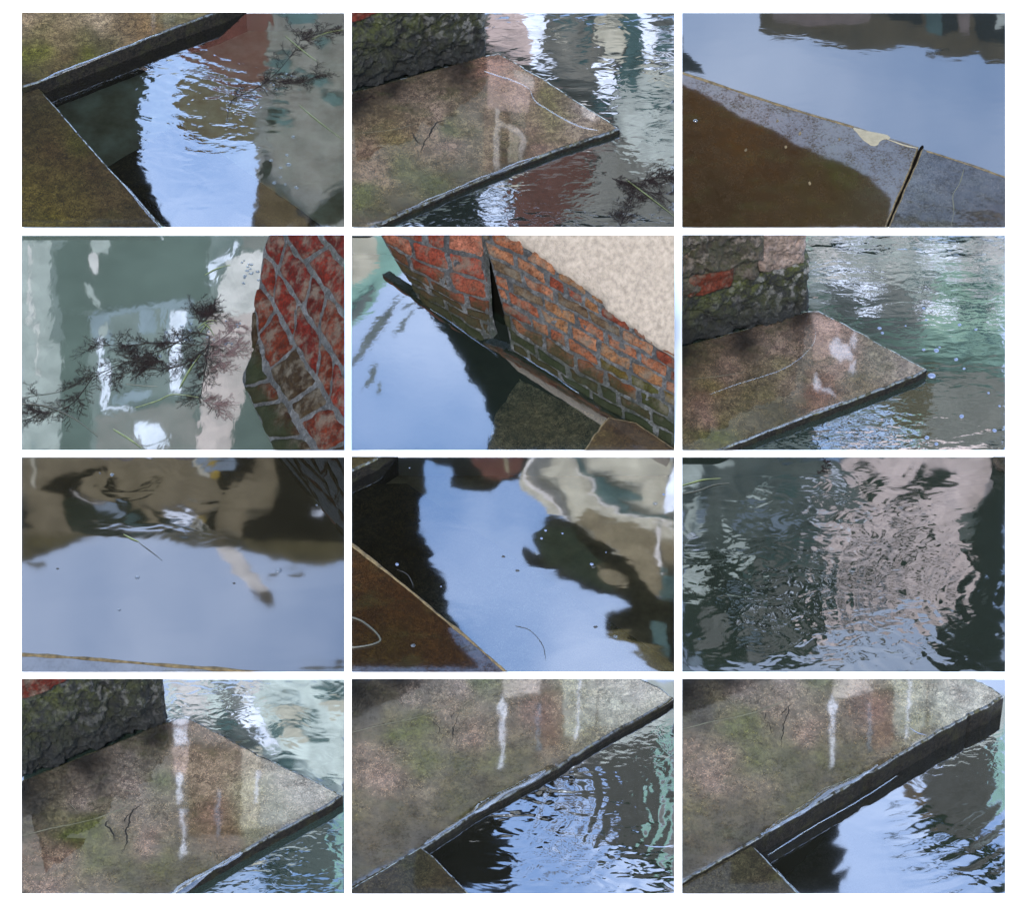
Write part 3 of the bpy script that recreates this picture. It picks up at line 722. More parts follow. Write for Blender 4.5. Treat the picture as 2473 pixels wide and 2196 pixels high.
# =================================================================== pool 3 (top right): brown slab edge before a sheet of mirrored sky
P = Pool(0, 2)
water(P, (.02, .025, .025), 0, 2.2, [(3, .00022, .5, 10, None, None), (14, .00010, .4, 8, None, None)])
M['slab_d'] = stone_mat('brown_algae_slab', 1.8, .6, moss=.25, sheen_lo=.15, wetr=.0225, dark=(.02, .013, .007), film=1.1, bmp=.00006)
gD = [(200, 600, (86, 62, 36)), (600, 900, (80, 56, 34)), (200, 1200, (66, 50, 30)), (900, 1100, (82, 64, 38)), (1000, 1000, (78, 76, 38)), (400, 800, (96, 66, 34)), (1200, 900, (90, 85, 75)), (50, 900, (76, 54, 32)), (1300, 1100, (90, 85, 70))]
s4 = slab(P, [(-200, 330), (0, 372), (240, 455), (480, 532), (760, 622), (1080, 715), (1300, 790), (1500, 850), (1440, 1010), (1360, 1190), (1290, 1363), (1240, 1480), (-200, 1480)], .035, M['slab_d'], gD, edge=M['tan'], gain=.28, label='brown algae covered slab with a chipped pale edge, top right picture', cat='stone slab', r=.008, rough=.002)
strip(P, [(-10, 380), (240, 463), (480, 543), (760, 634), (1085, 728)], .019, .0355, M['tan'], 'rim', s4, h=.004, wob=.5, taper=False)
strip(P, [(1290, 800), (1400, 840), (1495, 862)], .013, .0355, M['chip'], 'rim', s4, h=.003, wob=.5)
patch(P, [(1085, 730), (1160, 748), (1280, 772), (1318, 795), (1270, 808), (1235, 840), (1205, 846), (1160, 822), (1120, 780)], .0355, M['chip'], 'chipped_patch', s4)
for u, v in [(605, 690), (998, 805), (748, 770), (660, 855), (405, 875), (810, 1085)]:
    patch(P, [(u-9, v-3), (u+2, v-12), (u+8, v), (u+3, v+8), (u-7, v+9)], .0355, M['tan'], 'lichen_spot', s4, h=.001)
M['slab_e'] = stone_mat('rough_grey_slab', 1.6, .5, moss=.15, sheen_lo=.5, wetr=.06, bmp=.0012)
gE = [(1500, 1100, (95, 95, 92)), (1700, 1000, (85, 82, 80)), (2000, 1300, (75, 55, 32)), (1600, 1300, (75, 72, 62)), (1900, 1150, (80, 75, 65)), (2000, 1100, (90, 85, 80))]
s5 = slab(P, [(1522, 862), (1660, 905), (1850, 965), (2044, 1035), (2200, 1090), (2200, 1480), (1252, 1480), (1302, 1363), (1376, 1190), (1456, 1010), (1510, 884)], .037, M['slab_e'], gE, edge=M['tan'], gain=.34, label='rough grey slab beyond the dark joint, right of the brown slab in the top right picture', cat='stone slab', r=.01)
strip(P, [(1550, 880), (1660, 915), (1850, 978), (2060, 1050)], .012, .0375, M['tan'], 'rim', s5, h=.003, wob=.5, taper=False)
strip(P, [(1790, 965), (1760, 1080), (1715, 1160), (1720, 1260), (1700, 1363)], .0045, .0375, M['scratch'], 'scratch', s5, h=.0008, wob=.9)
house_cutout(P, 'added cut-outs of a long brown roof edge with dark windows, mirrored in the top right picture', 'house_cutout', [
 ('brown', [(500, -40), (2094, -40), (2094, 320), (1920, 320), (1880, 270), (1750, 300), (1540, 270), (1700, 240), (1480, 215), (1350, 225), (1230, 240), (1090, 235), (1000, 205), (900, 200), (780, 160), (640, 165), (490, 130)], 0),
 ('rosy', [(560, -40), (1200, -40), (1180, 60), (800, 90), (600, 50)], 0),
 ('dark', [(1200, -40), (1520, -40), (1520, 80), (1330, 40)], 0), ('dark', [(1640, -40), (1740, -40), (1740, 120), (1650, 130)], 0),
 ('teal', [(1530, -40), (1640, -40), (1650, 150), (1560, 130)], 0),
 ('dark', [(1840, -40), (2094, -40), (2094, 200), (1870, 170)], 0), ('rosy', [(1745, -40), (1825, -40), (1815, 150), (1760, 130)], 0),
 ('lgrey', [(2000, -40), (2094, -40), (2094, 60), (1970, 110)], 0),
 ('dark', [(-40, 130), (8, 160), (0, 240), (60, 290), (110, 340), (150, 392), (-40, 372)], 0),
 ('dark', [(-40, 415), (110, 480), (220, 540), (380, 640), (560, 715), (720, 810), (900, 890), (1080, 955), (1180, 1020), (1330, 1160), (1290, 1400), (-40, 1400)], .06),
 ('dark', [(1700, 1320), (1850, 1270), (2094, 1330), (2094, 1400), (1650, 1400)], .06),
])
patch(P, [(1506, 856), (1524, 868), (1454, 1016), (1374, 1194), (1300, 1363), (1250, 1480), (1240, 1480), (1290, 1363), (1364, 1190), (1444, 1010)], .012, plain('joint_silt', (.003, .0025, .002), 1, 0), 'joint_silt', s5, h=.001)
bubble(P, 85, 688, .014, 'single white bubble on the brown slab of the top right picture', 'bubbles on slabs', z=.035)

# =================================================================== pool 4: brick wall corner, weed drifting on green water
P = Pool(1, 0)
water(P, (.09, .125, .108), 0, 2.6, [(3.5, .00022, 1.8, 0, None, None), (9, .00006, 2, 10, None, None)])
house_cutout(P, 'added cut-outs of a house with tall white window frames, mirrored in the picture of brick and drifting weed', 'house_cutout', [
 ('grey', FULL, 0),
 ('dgreen', [(380, -40), (1180, -40), (1200, 420), (450, 480), (240, 500), (200, 100)], 0), ('dgreen', [(250, 500), (430, 500), (440, 1400), (260, 1400)], 0),
 q4(-40, 40, 190, 700, 'lgrey', 0, 12), q4(-40, 690, 245, 1400, 'lgrey', 0, 10), q4(40, 60, 62, 560, 'pale', 0, 8), q4(90, 560, 108, 900, 'pale', 0, 8),
 q4(440, -40, 550, 120, 'lgrey', 0, 10), q4(440, 110, 485, 255, 'pale', 0, 12),
 ('lgrey', [(380, 310), (420, 315), (480, 420), (505, 475), (480, 470), (420, 370)], 0),
 ('bluegrey', [(430, 510), (740, 460), (1080, 400), (1080, 680), (900, 690), (460, 700)], 0), ('grey', [(560, 520), (900, 460), (900, 690), (580, 690)], 0),
 q4(740, 480, 850, 620, 'bluegrey', 0, 8), ('lgrey', [(490, 600), (550, 565), (545, 625), (505, 655)], 0),
 ('white', [(950, 475), (1040, 470), (1025, 580), (1005, 640), (1010, 830), (990, 1000), (955, 1000), (940, 840), (925, 620)], 0),
 ('white', [(490, 650), (510, 650), (515, 790), (555, 830), (565, 920), (545, 1010), (520, 1100), (720, 1090), (700, 1112), (505, 1118), (500, 1040), (515, 940), (480, 880), (495, 790)], 0),
 ('bluegrey', [(560, 1050), (640, 1000), (840, 980), (800, 1040), (620, 1090)], 0),
 ('rosy', [(470, 1150), (1100, 1050), (1130, 1400), (470, 1400)], 0), ('white', [(700, 1210), (760, 1180), (870, 1215), (950, 1295), (800, 1320), (740, 1290)], 0), ('white', [(760, 1350), (950, 1310), (900, 1345), (800, 1380)], 0),
 ('white', [(1320, 120), (1350, 40), (1380, 50), (1330, 150), (1230, 200), (1220, 300), (1190, 280), (1200, 180)], 0),
 ('pale', [(1235, 330), (1300, 220), (1290, 170), (1400, 120), (1530, 90), (1600, 90), (1560, 500), (1240, 500)], 0),
 ('pink', [(1200, 500), (1600, 500), (1600, 900), (1400, 1020), (1390, 1110), (1345, 1180), (1330, 1400), (1110, 1400), (1150, 1000), (1180, 700)], 0),
 ('rosy', [(1380, -40), (1600, -40), (1560, 70), (1400, 100)], 0),
 ('dark', [(1400, 980), (1700, 980), (1700, 1400), (1320, 1400), (1345, 1180), (1395, 1100)], 0)])
wl = empty('brick_wall', 'corner of red brick wall leaning over the green water, right of the drifting weed', 'brick wall')
nD = P.g(1600, 1363)-P.g(1398, 930); nD = Vector((nD.y, -nD.x, 0)).normalized()
if nD.x > 0: nD = -nD
nD = (nD+Vector((0, 0, .75))).normalized()
def colD(c, a, rnd):
    if c >= 4: return rnd.choice([(95, 52, 38), (82, 58, 40), (120, 55, 38), (75, 62, 45)])
    return rnd.choice([(132, 50, 38), (116, 42, 34), (140, 58, 42), (102, 40, 32), (120, 54, 36)])
LD = [[(2044, -140), (2300, 100)], [(1850, -90), (1960, 100), (2250, 360)], [(1600, -90), (1720, 90), (1900, 320), (2200, 720)], [(1530, 100), (1640, 250), (1820, 530), (2150, 1030)],
      [(1505, 320), (1590, 425), (1750, 720), (1930, 1020), (2150, 1330)], [(1478, 470), (1540, 830), (1690, 1090), (1900, 1440)], [(1458, 590), (1475, 720), (1440, 800), (1398, 930), (1470, 1120), (1620, 1440)]]
brickwork(P, LD, P.g(1398, 930), nD, 270, colD, wl, amp=.008, joint=.055, seed=5, relief=.016, jw=17)
seaweed(P, [[(1190, 640), (1100, 620), (950, 700), (800, 760), (600, 830), (450, 900), (250, 990), (0, 1030)], [(1190, 640), (1170, 800), (1130, 1050)], [(1100, 700), (900, 680), (650, 700), (450, 692)], [(1190, 700), (1000, 830), (760, 850), (560, 900)], [(450, 900), (330, 1060), (200, 1120), (0, 1130)], [(1120, 560), (1170, 470)], [(900, 800), (700, 790)]],
        'long branch of brown feathery weed drifting beside the brick corner', 6, sub=34, length=.2, r=.0024)
seaweed(P, [[(1190, 700), (1290, 640), (1380, 560)], [(1200, 760), (1300, 760), (1380, 700)], [(1150, 1050), (1300, 1100)], [(1250, 600), (1260, 860)]], 'pale reddish weed just under the surface beside the brick corner', 7, mat='weedred', sub=18, length=.16)
blade(P, [(1160, 255), (1230, 215), (1320, 190)], 'bright green leaf blade near the top of the brick corner picture', w_=.009)
blade(P, [(1000, 970), (1060, 860), (1130, 760)], 'green leaf blade lying over the white mirrored window frame', w_=.013)
blade(P, [(660, 945), (760, 955), (860, 960)], 'dark thin leaf below the drifting branch of weed', 'grassdark', w_=.006)
blade(P, [(720, 1095), (860, 1050), (960, 1010), (1120, 1030)], 'long bent green leaf under the drifting branch of weed', w_=.009)
blade(P, [(0, 1070), (160, 1085), (330, 1160), (480, 1275)], 'dark curved stem at the lower left of the drifting branch of weed', 'grassdark', w_=.012)
blade(P, [(580, 1230), (680, 1290), (760, 1350)], 'yellowish stem at the bottom edge of the brick corner picture', w_=.014)
for a in [((1115, 590), (1180, 545), (1235, 545)), ((1130, 620), (1170, 570), (1215, 560)), ((1150, 560), (1190, 590), (1220, 640))]:
    blade(P, list(a), 'small green leaf in the tuft at the head of the drifting branch', w_=.007, group='green leaves in the weed tuft')
rnd = random.Random(5)
for k in range(40):
    u, v = rnd.choice([(rnd.uniform(850, 1240), rnd.uniform(560, 900)), (rnd.uniform(1390, 1500), rnd.uniform(150, 310)), (rnd.uniform(1280, 1390), rnd.uniform(470, 740))])
    bubble(P, u, v, rnd.uniform(.005, .011), 'small bubble on the drifting weed by the brick corner', 'bubbles on the drifting weed')

# =================================================================== pool 5: brick pier and plastered wall in clear water
P = Pool(1, 1)
water(P, (.02, .032, .024), .6, 3.2, [(3, .00012, 1, 0, None, None), (8, .0002, .5, -55, (*W(P, 150, 350), .75), None), (22, .00003, 1, 30, None, None)], (.07, .07, .045))
slab(P, [(1060, 900), (1250, 1000), (1640, 1180), (1500, 1480), (820, 1480), (900, 1130)], -.05, M['slab_b'], [(1200, 1200, (160, 142, 118))], label='drowned grey step at the foot of the plastered wall', cat='stone slab', gain=6.0)
M['slab_f'] = stone_mat('black_brown_slab', 1.4, .7, moss=.15, sheen_lo=.3, dark=(.01, .008, .006))
slab(P, [(1625, 1150), (1800, 1185), (2150, 1420), (2150, 1500), (1400, 1500), (1470, 1363), (1530, 1260)], .03, M['slab_f'], [(1700, 1250, (70, 55, 42)), (1600, 1300, (95, 80, 55))], edge=M['tan'], label='dark slab corner at the foot of the wall, bottom right of the brick pier picture', cat='stone slab')
house_cutout(P, 'added cut-outs of a pale green house front beside open sky, mirrored in the brick pier picture', 'house_cutout', [
 ('dark', [(420, 450), (500, 490), (520, 560), (600, 640), (640, 720), (720, 820), (740, 920), (830, 1010), (860, 1130), (910, 1240), (870, 1300), (860, 1400), (2094, 1400), (2094, -40), (440, -40)], 0),
 ('green', [(-40, -40), (330, -40), (330, 230), (200, 330), (120, 480), (40, 560), (-40, 620)], 0),
 ('cream', [(-40, -40), (140, -40), (180, 180), (60, 300), (-40, 330)], 0),
 *blobs('grey', [(60, 760, 130, 22, -.9), (330, 560, 130, 14, -.85), (120, 900, 90, 18, -1.1), (190, 560, 190, 26, -.95), (175, 980, 50, 12, -1.4), (370, 440, 70, 14, -.5), (40, 480, 200, 30, -.9)], 0, 8)])
wl = empty('brick_wall', 'brick pier and plastered wall with mossy foot standing in clear water', 'brick wall')
nR = (P.g(2100, 1380)-P.g(1000, 715)); nR = Vector((nR.y, -nR.x, 0)).normalized()
if nR.y > 0: nR = -nR
nR = (nR+Vector((0, 0, .66))).normalized()
def colR(c, a, rnd):
    if c < 2 : return rnd.choice([(90, 80, 55), (75, 82, 55), (140, 80, 55)])
    if c < 4 and a > .4: return rnd.choice([(120, 100, 45), (95, 95, 50), (160, 95, 60)])
    return rnd.choice([(178, 115, 84), (165, 98, 72), (188, 130, 96), (148, 76, 56), (170, 122, 84), (120, 100, 78)])
LR = [[(1005, 725), (1250, 872), (1620, 1115), (2200, 1440)], [(1000, 662), (1400, 920), (1700, 1090), (2200, 1350)], [(985, 580), (1150, 690), (1450, 880), (2200, 1260)], [(965, 495), (1190, 620), (1500, 800), (2200, 1180)],
      [(940, 408), (1280, 590), (1650, 815), (2200, 1100)], [(918, 322), (1330, 530), (1700, 745), (2200, 1020)], [(895, 228), (1250, 410), (1600, 600), (2200, 950)], [(868, 130), (1200, 300), (1550, 500), (2200, 870)],
      [(845, 42), (1100, 160), (1500, 400), (2200, 800)], [(825, -70), (1100, 20), (1500, 290), (2200, 700)]]
pR = P.g(985, 715)
brickwork(P, LR, pR, nR, 235, colR, wl, amp=.008, joint=.075, seed=9, relief=.009, jw=20)
def colL(c, a, rnd):
    if c < 1: return rnd.choice([(110, 100, 60), (140, 95, 65)])
    return rnd.choice([(182, 102, 80), (168, 84, 66), (192, 122, 98), (176, 96, 76)])
LL_ = [[(430, 430), (640, 560), (885, 748)], [(400, 355), (640, 500), (845, 640)], [(375, 300), (600, 420), (822, 562)], [(320, 235), (600, 390), (815, 505)], [(270, 150), (550, 310), (812, 415)], [(215, 60), (480, 190), (690, 250), (805, 305)], [(165, -40), (440, 60), (650, 110), (795, 160)], [(110, -140), (480, -70), (800, -50)]]
nL = (P.g(930, 780)-P.g(440, 430)); nL = Vector((nL.y, -nL.x, 0)).normalized()
if nL.y > 0: nL = -nL
nL = (nL+Vector((0, 0, .66))).normalized()
brickwork(P, LL_, P.g(640, 560), nL, 260, colL, wl, amp=.011, joint=.05, seed=12, relief=.010, bow=lambda a, b: -.16*max(0, a-.72)**1.5*3, jw=20)
def plaster_part():
    nR_ = nR; bm = bmesh.new()
    pts = smooth_poly([(900, -60), (1000, 20), (1200, 150), (1330, 250), (1500, 362), (1590, 440), (1630, 490), (1790, 605), (1830, 640), (2060, 790)], n=10)
    rows = []
    for i, p in enumerate(pts):
        q0 = P.pl(p[0], p[1], pR, nR_); jit = .012*noise.noise(q0*16)+.006*noise.noise(q0*50); row = []
        for j in range(34):
            t = j/33; u = p[0]+(2350-p[0])*t; v = p[1]+(-330-p[1])*t
            q = P.pl(u, v, pR, nR_); o = .030*min(1, (j*.5+.15)) if j < 2 else .032
            q = q+nR_*(o+.006*noise.noise(q*12)+.003*noise.noise(q*40))+Vector((jit, 0, jit))*(1-t); row.append(bm.verts.new(q))
        rows.append(row)
    for i in range(len(rows)-1):
        for j in range(33): bm.faces.new([rows[i][j], rows[i+1][j], rows[i+1][j+1], rows[i][j+1]])
    e = [bm.verts.new(r[0].co-nR_*.03) for r in rows]
    for i in range(len(rows)-1): bm.faces.new([rows[i][0], e[i], e[i+1], rows[i+1][0]])
    bmesh.ops.recalc_face_normals(bm, faces=bm.faces)
    if sum(f.normal.dot(nR_) for f in bm.faces) < 0: bmesh.ops.reverse_faces(bm, faces=bm.faces)
    P.clip(bm); new_obj('plaster', bm, M['plaster'], wl)
plaster_part()
M['joint'] = plain('recess_shade', (.002, .002, .0015), 1, 0)  # near-black colour stands for the shade deep in the crease
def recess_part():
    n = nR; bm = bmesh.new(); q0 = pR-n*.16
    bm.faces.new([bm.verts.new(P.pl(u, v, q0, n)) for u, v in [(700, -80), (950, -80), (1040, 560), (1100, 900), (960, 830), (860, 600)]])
    P.clip(bm); new_obj('recess_shade_plane', bm, M['joint'], wl, smooth=False)  # near-black plane stands for the shade deep in the crease
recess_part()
strip(P, [(500, 472), (620, 548), (760, 650), (925, 768)], .012, .002, M['ridge'], 'waterline', wl, h=.004, wob=.3)
strip(P, [(1000, 712), (1120, 790), (1250, 872), (1350, 945), (1440, 1005)], .012, .002, M['ridge'], 'waterline', wl, h=.004, wob=.5)

# =================================================================== pool 6: mossy wall and slab before bright rippling water
P = Pool(1, 2)
water(P, (.018, .030, .025), 0, 3.2, [(6, .0008, .35, 5, None, None), (14, .0004, .45, 10, None, None), (30, .00012, .7, 25, None, None), (16, .0006, .5, 20, (*W(P, 1100, 1230), .7), None)])
M['slab_g'] = stone_mat('damp_slab_g', 2.0, .45, moss=.35, sheen_lo=.5)
G6 = [(0, 760, (52, 46, 44)), (400, 640, (55, 48, 46)), (750, 540, (58, 50, 46)), (0, 900, (95, 80, 68)), (300, 850, (120, 100, 88)), (600, 720, (135, 115, 105)), (600, 850, (115, 105, 82)), (200, 960, (110, 98, 68)), (150, 1130, (130, 105, 92)), (500, 1000, (100, 92, 65)), (200, 1250, (90, 90, 48)), (600, 1150, (85, 75, 52)), (900, 600, (150, 125, 112)), (1000, 800, (150, 125, 112)), (1200, 750, (130, 120, 105)), (1150, 950, (120, 105, 85)), (1400, 830, (155, 140, 130)), (700, 950, (120, 105, 90)), (850, 1000, (110, 80, 65)), (1050, 560, (140, 115, 105))]  # darkest samples put the wall's mirrored band into the colour
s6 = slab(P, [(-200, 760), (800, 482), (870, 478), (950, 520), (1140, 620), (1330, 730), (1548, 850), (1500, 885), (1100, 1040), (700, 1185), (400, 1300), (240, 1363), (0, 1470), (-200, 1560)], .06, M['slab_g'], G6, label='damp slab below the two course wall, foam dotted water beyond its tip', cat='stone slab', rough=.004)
strip(P, [(260, 1352), (500, 1257), (700, 1178), (850, 1120), (1020, 1058)], .020, .061, M['ridge'], 'water_film', s6, h=.0015, wob=.7)
strip(P, [(850, 600), (830, 690), (760, 770), (640, 850), (500, 900), (340, 950), (180, 1010)], .004, .0612, M['ridge'], 'wavelet', s6, h=.002, wob=.8, label='faint curved wavelet on the slab')
strip(P, [(-10, 918), (200, 900), (400, 870)], .003, .0612, M['scratch'], 'scratch', s6, h=.0005, wob=.5)
strip(P, [(520, 860), (480, 900), (400, 910), (460, 980)], .005, .0612, M['crack'], 'crack', s6, h=.0006, wob=.9)
wl = empty('stone_wall', 'mossy dark block wall topped by red brick and pinkish stones, left of the foam dotted water', 'stone wall')
block(P, (-250, 775), (812, 485), .055, .42, M['rock'], wl, amp=.03, seed=5, moss=(.0, 1.1), lite=(.0, 1), rr=.07, rt=.06)
block(P, (490, 262), (800, 176), .475, .4, M['pinkstone'], wl, amp=.025, seed=6, moss=(.7, .1), lite=(.2, .6), nu=50, nv=40, rr=.06, rl=.05)
block(P, (-200, 448), (500, 262), .475, .16, M['rubble'], wl, amp=.035, seed=8, moss=(.9, .9), lite=(.2, .4), nu=80, nv=30)
block(P, (40, 400), (340, 322), .475, .13, M['redbrick'], wl, name='brick', amp=.02, seed=3, red=(.05, .013, .008), nu=50, nv=20, rr=.04, rl=.04, rt=.03)
block(P, (-80, 268), (112, 218), .64, .14, M['redbrick'], wl, name='brick', amp=.02, seed=4, red=(.07, .03, .018), nu=30, nv=20, rr=.04, rl=.02, rt=.03)
block(P, (-60, 285), (520, 140), .63, .35, M['rubble'], wl, amp=.04, seed=9, moss=(.6, .6), lite=(.6, .6), nu=70, nv=40)
rnd = random.Random(4); st = []
for k in range(46):
    v = -30+560*rnd.random()**1.3; u = rnd.uniform(790, 2080)
    if v > 330 and u < 1200: continue
    st.append((u, v, rnd.uniform(50, 190), rnd.uniform(6, 17)*(1+max(0, (u-1400))/900), rnd.uniform(-.12, .25)))
house_cutout(P, 'added cut-outs of a pale ridged house front, mirrored in the foam dotted picture', 'house_cutout', [
 ('seagreen', [(-50, -50), (2094, -50), (2094, 1413), (1580, 1413), (1540, 1330), (1430, 1290), (1330, 1180), (1180, 1130), (1010, 1110), (860, 1220), (820, 1250), (-50, 1240)], 0), ('lgrey', [(780, -50), (1500, -50), (1650, 300), (1500, 460), (780, 480)], 0),
 ('bright', [(1350, -40), (2094, -40), (2094, 420), (1900, 300), (1500, 120)], 0),
 ('mgrey', [(850, 250), (1300, 280), (1600, 420), (1500, 640), (1200, 620), (1000, 500)], 0),
 *blobs('pale', st[:26], 0, 5, .25), *blobs('white', st[26:34], 0, 6, .25), *blobs('teal', st[34:], 0, 7, .25),
 *blobs('white', [(1060, 310, 120, 22, .3), (1180, 400, 70, 30, .5), (1250, 330, 60, 14, .2), (960, 255, 170, 14, .05)], 0, 9),
 *blobs('teal', [(1850, 470, 110, 30, .1), (1900, 640, 130, 28, .2), (1750, 740, 110, 18, .15), (1880, 930, 80, 12, .1), (1650, 850, 50, 12, .1)], 0, 10),
 ('stone', [(1550, 900), (2094, 900), (2094, 1400), (1500, 1400), (1560, 1100)], 0),
 ('brown', [(1050, 1020), (1560, 870), (1600, 1000), (1580, 1200), (1450, 1280), (1380, 1180), (1200, 1110), (1030, 1110)], 0),
 ('dark', [(-40, 1000), (850, 1100), (980, 1100), (840, 1240), (880, 1400), (-40, 1400)], 0),
 ('brown', [(930, 1230), (1060, 1215), (1280, 1260), (1400, 1310), (1250, 1330), (950, 1290)], 0), ('mgrey', [(1250, 1320), (1420, 1310), (1440, 1400), (1240, 1400)], 0), ('grey', [(-60, 780), (800, 482), (870, 478), (1140, 620), (1548, 850), (1100, 1030), (700, 1175), (240, 1350), (-60, 1450)], .06),
 ('dark', [(-40, 620), (800, 470), (830, 570), (500, 680), (-40, 830)], .06),
 ('pink', [(830, 500), (1000, 560), (1000, 760), (830, 800)], .06), ('rosy', [(780, 860), (980, 900), (900, 1120), (780, 1120)], .06),
 *blobs('white', [(1010, 740, 55, 90, -.4), (1080, 840, 25, 45, .2), (850, 950, 22, 60, -.2), (930, 990, 50, 22, .5), (1090, 660, 25, 60, .1)], .06, 12, .5)])
for u, v, r_ in [(1757, 570, .011), (1860, 600, .009), (1735, 790, .012), (1610, 733, .016), (1530, 728, .01), (1250, 592, .012), (1268, 622, .01), (1580, 893, .022), (1550, 1285, .014), (1978, 1240, .013), (1415, 577, .006), (1940, 1002, .008), (1630, 712, .007), (1545, 540, .008), (1785, 848, .009), (1610, 1325, .012), (1770, 1150, .014), (1530, 465, .010), (2010, 1085, .008)]:
    bubble(P, u, v, r_, 'blue white foam bubble on the rippling water beyond the slab tip', 'foam bubbles beyond the slab tip', 'foam', flat=.35)

# =================================================================== pool 7: mirrored sky below a dark house, thin kerb at the bottom
P = Pool(2, 0)
water(P, (.014, .013, .008), 0, 2.35, [(2.5, .0005, .5, 5, None, None), (5, .0007, .7, 35, (*W(P, 900, 150), .75), None)], soft=.026)
M['slab_h'] = stone_mat('kerb_slab', 2.3, .5, moss=.2, sheen_lo=.9, wetr=.0225, bmp=.00006)
s7 = slab(P, [(-100, 1238), (500, 1275), (1000, 1318), (1640, 1363), (2200, 1400), (2200, 1600), (-100, 1600)], .025, M['slab_h'], [(300, 1320, (60, 58, 60))], edge=M['tan'], label='wet slab along the bottom edge of the mirrored sky picture', cat='stone slab', r=.01)
strip(P, [(-20, 1252), (250, 1268), (500, 1287), (1000, 1328), (1700, 1380)], .022, .026, M['tan'], 'rim', s7, h=.005, wob=.5, taper=False)
house_cutout(P, 'added cut-outs of a brown house with dark windows and a chimney, mirrored above the sheet of sky', 'house_cutout', [
 ('taupe', [(-40, -40), (2094, -40), (2094, 640), (1900, 690), (1700, 690), (1640, 660), (1500, 630), (1400, 600), (1240, 570), (1000, 545), (870, 505), (700, 492), (500, 492), (330, 545), (180, 600), (60, 650), (-40, 690)], 0),
 ('olive', [(-40, 490), (500, 480), (900, 490), (1240, 530), (2094, 545), (2094, 640), (1900, 690), (1700, 690), (1640, 660), (1400, 600), (1240, 575), (1000, 548), (870, 508), (500, 495), (330, 548), (180, 603), (60, 653), (-40, 693)], 0),
 ('dgreen', [(250, 260), (600, 320), (760, 350), (1150, 400), (1200, 530), (900, 488), (300, 470), (260, 380)], 0),
 ('dark', [(100, 210), (250, 120), (500, 50), (520, 80), (380, 160), (330, 210), (420, 290), (600, 320), (850, 170), (860, 180), (700, 310), (560, 330), (350, 290)], 0),
 ('dark', [(500, 190), (600, 140), (570, 210), (700, 245), (640, 270), (540, 240)], 0),
 ('pale', [(300, 225), (330, 235), (400, 290), (560, 318), (430, 312), (340, 270)], 0), ('bluegrey', [(430, 320), (590, 325), (640, 380), (480, 370)], 0), ('teal', [(600, 370), (720, 390), (800, 470), (700, 470)], 0),
 ('taupe', [(740, 320), (820, 350), (905, 470), (890, 475), (800, 400)], 0), ('white', [(890, 340), (920, 328), (1060, 350), (1150, 395), (1080, 400), (960, 375)], 0), ('bluegrey', [(950, 400), (1090, 410), (1130, 500), (980, 490)], 0),
 ('yellow', [(1110, 372), (1165, 390), (1150, 402), (1120, 395)], 0), ('cream', [(1100, 400), (1150, 410), (1195, 520), (1185, 520), (1170, 430), (1120, 420), (1145, 520), (1135, 515)], 0),
 ('dark', [(1240, 330), (1170, 380), (1200, 520), (1240, 530)], 0), ('dark', [(1270, -40), (1480, -40), (1490, 100), (1380, 150), (1260, 250), (1250, 120)], 0),
 ('dark', [(1600, -40), (1770, -40), (1800, 150), (1880, 330), (2094, 300), (2094, 545), (1400, 530), (1430, 430), (1580, 350), (1640, 200)], 0), ('dgreen', [(1800, 90), (1900, 60), (2094, 170), (2094, 340), (1880, 330)], 0),
 ('white', [(1830, 345), (1910, 335), (1920, 350), (1860, 362)], 0), ('bluegrey', [(1100, -40), (1360, -40), (1360, 70), (1180, 80), (1090, 80)], 0), ('cream', [(1085, -40), (1130, -40), (1110, 70), (1200, 100), (1190, 140), (1090, 80)], 0),
 ('yellow', [(1210, 50), (1250, 60), (1270, 100), (1240, 140), (1200, 130), (1200, 90)], 0),
 ('dark', [(-40, 310), (0, 320), (50, 370), (20, 410), (80, 450), (-40, 470)], 0), ('cream', [(50, -40), (75, -40), (95, 190), (75, 200)], 0),
 ('pale', [(1242, 585), (1290, 580), (1370, 598), (1410, 640), (1440, 690), (1490, 730), (1520, 780), (1545, 820), (1565, 860), (1490, 885), (1440, 840), (1400, 770), (1340, 700), (1260, 640)], 0),
 ('brown', [(1440, 850), (1490, 885), (1560, 865), (1592, 900), (1590, 940), (1555, 953), (1520, 930), (1500, 905), (1470, 900)], 0),
 *blobs('olive', [(1585, 750, 35, 14, -.3), (1735, 745, 60, 13, -.15), (90, 685, 60, 14, 0), (1860, 1332, 90, 12, .05), (2000, 1330, 70, 20, 0)], 0, 3)])
blade(P, [(645, 492), (700, 520), (745, 540)], 'olive leaf scrap at the rim of the mirrored house', 'grass', w_=.012)
blade(P, [(745, 545), (820, 600), (890, 655)], 'faint thin leaf trailing over the mirrored sky', 'grassdark', w_=.004)
def speck(P, u, v, r_, label, group):
    bm = bmesh.new(); bmesh.ops.create_icosphere(bm, subdivisions=2, radius=1)
    for ve in bm.verts: ve.co *= 1+.5*noise.noise(ve.co*2+Vector((u, v, 0))); ve.co = Vector((ve.co.x*r_*1.5, ve.co.y*r_, ve.co.z*r_*.4))
    o = new_obj('debris_speck', bm, M['debris'], label=label, cat='debris', group=group); o.location = P.g(u, v, .001); return o
for u, v in [(228, 710), (1345, 802)]: speck(P, u, v, .006, 'dark speck floating on the mirrored sky below the brown house', 'specks on the mirrored sky')
for u, v, r_ in [(733, 766, .012), (618, 970, .009), (1628, 722, .016), (573, 115, .012), (497, 105, .006), (1868, 308, .006)]: bubble(P, u, v, r_, 'clear bubble on the still water of the mirrored sky picture', 'bubbles on the mirrored sky')

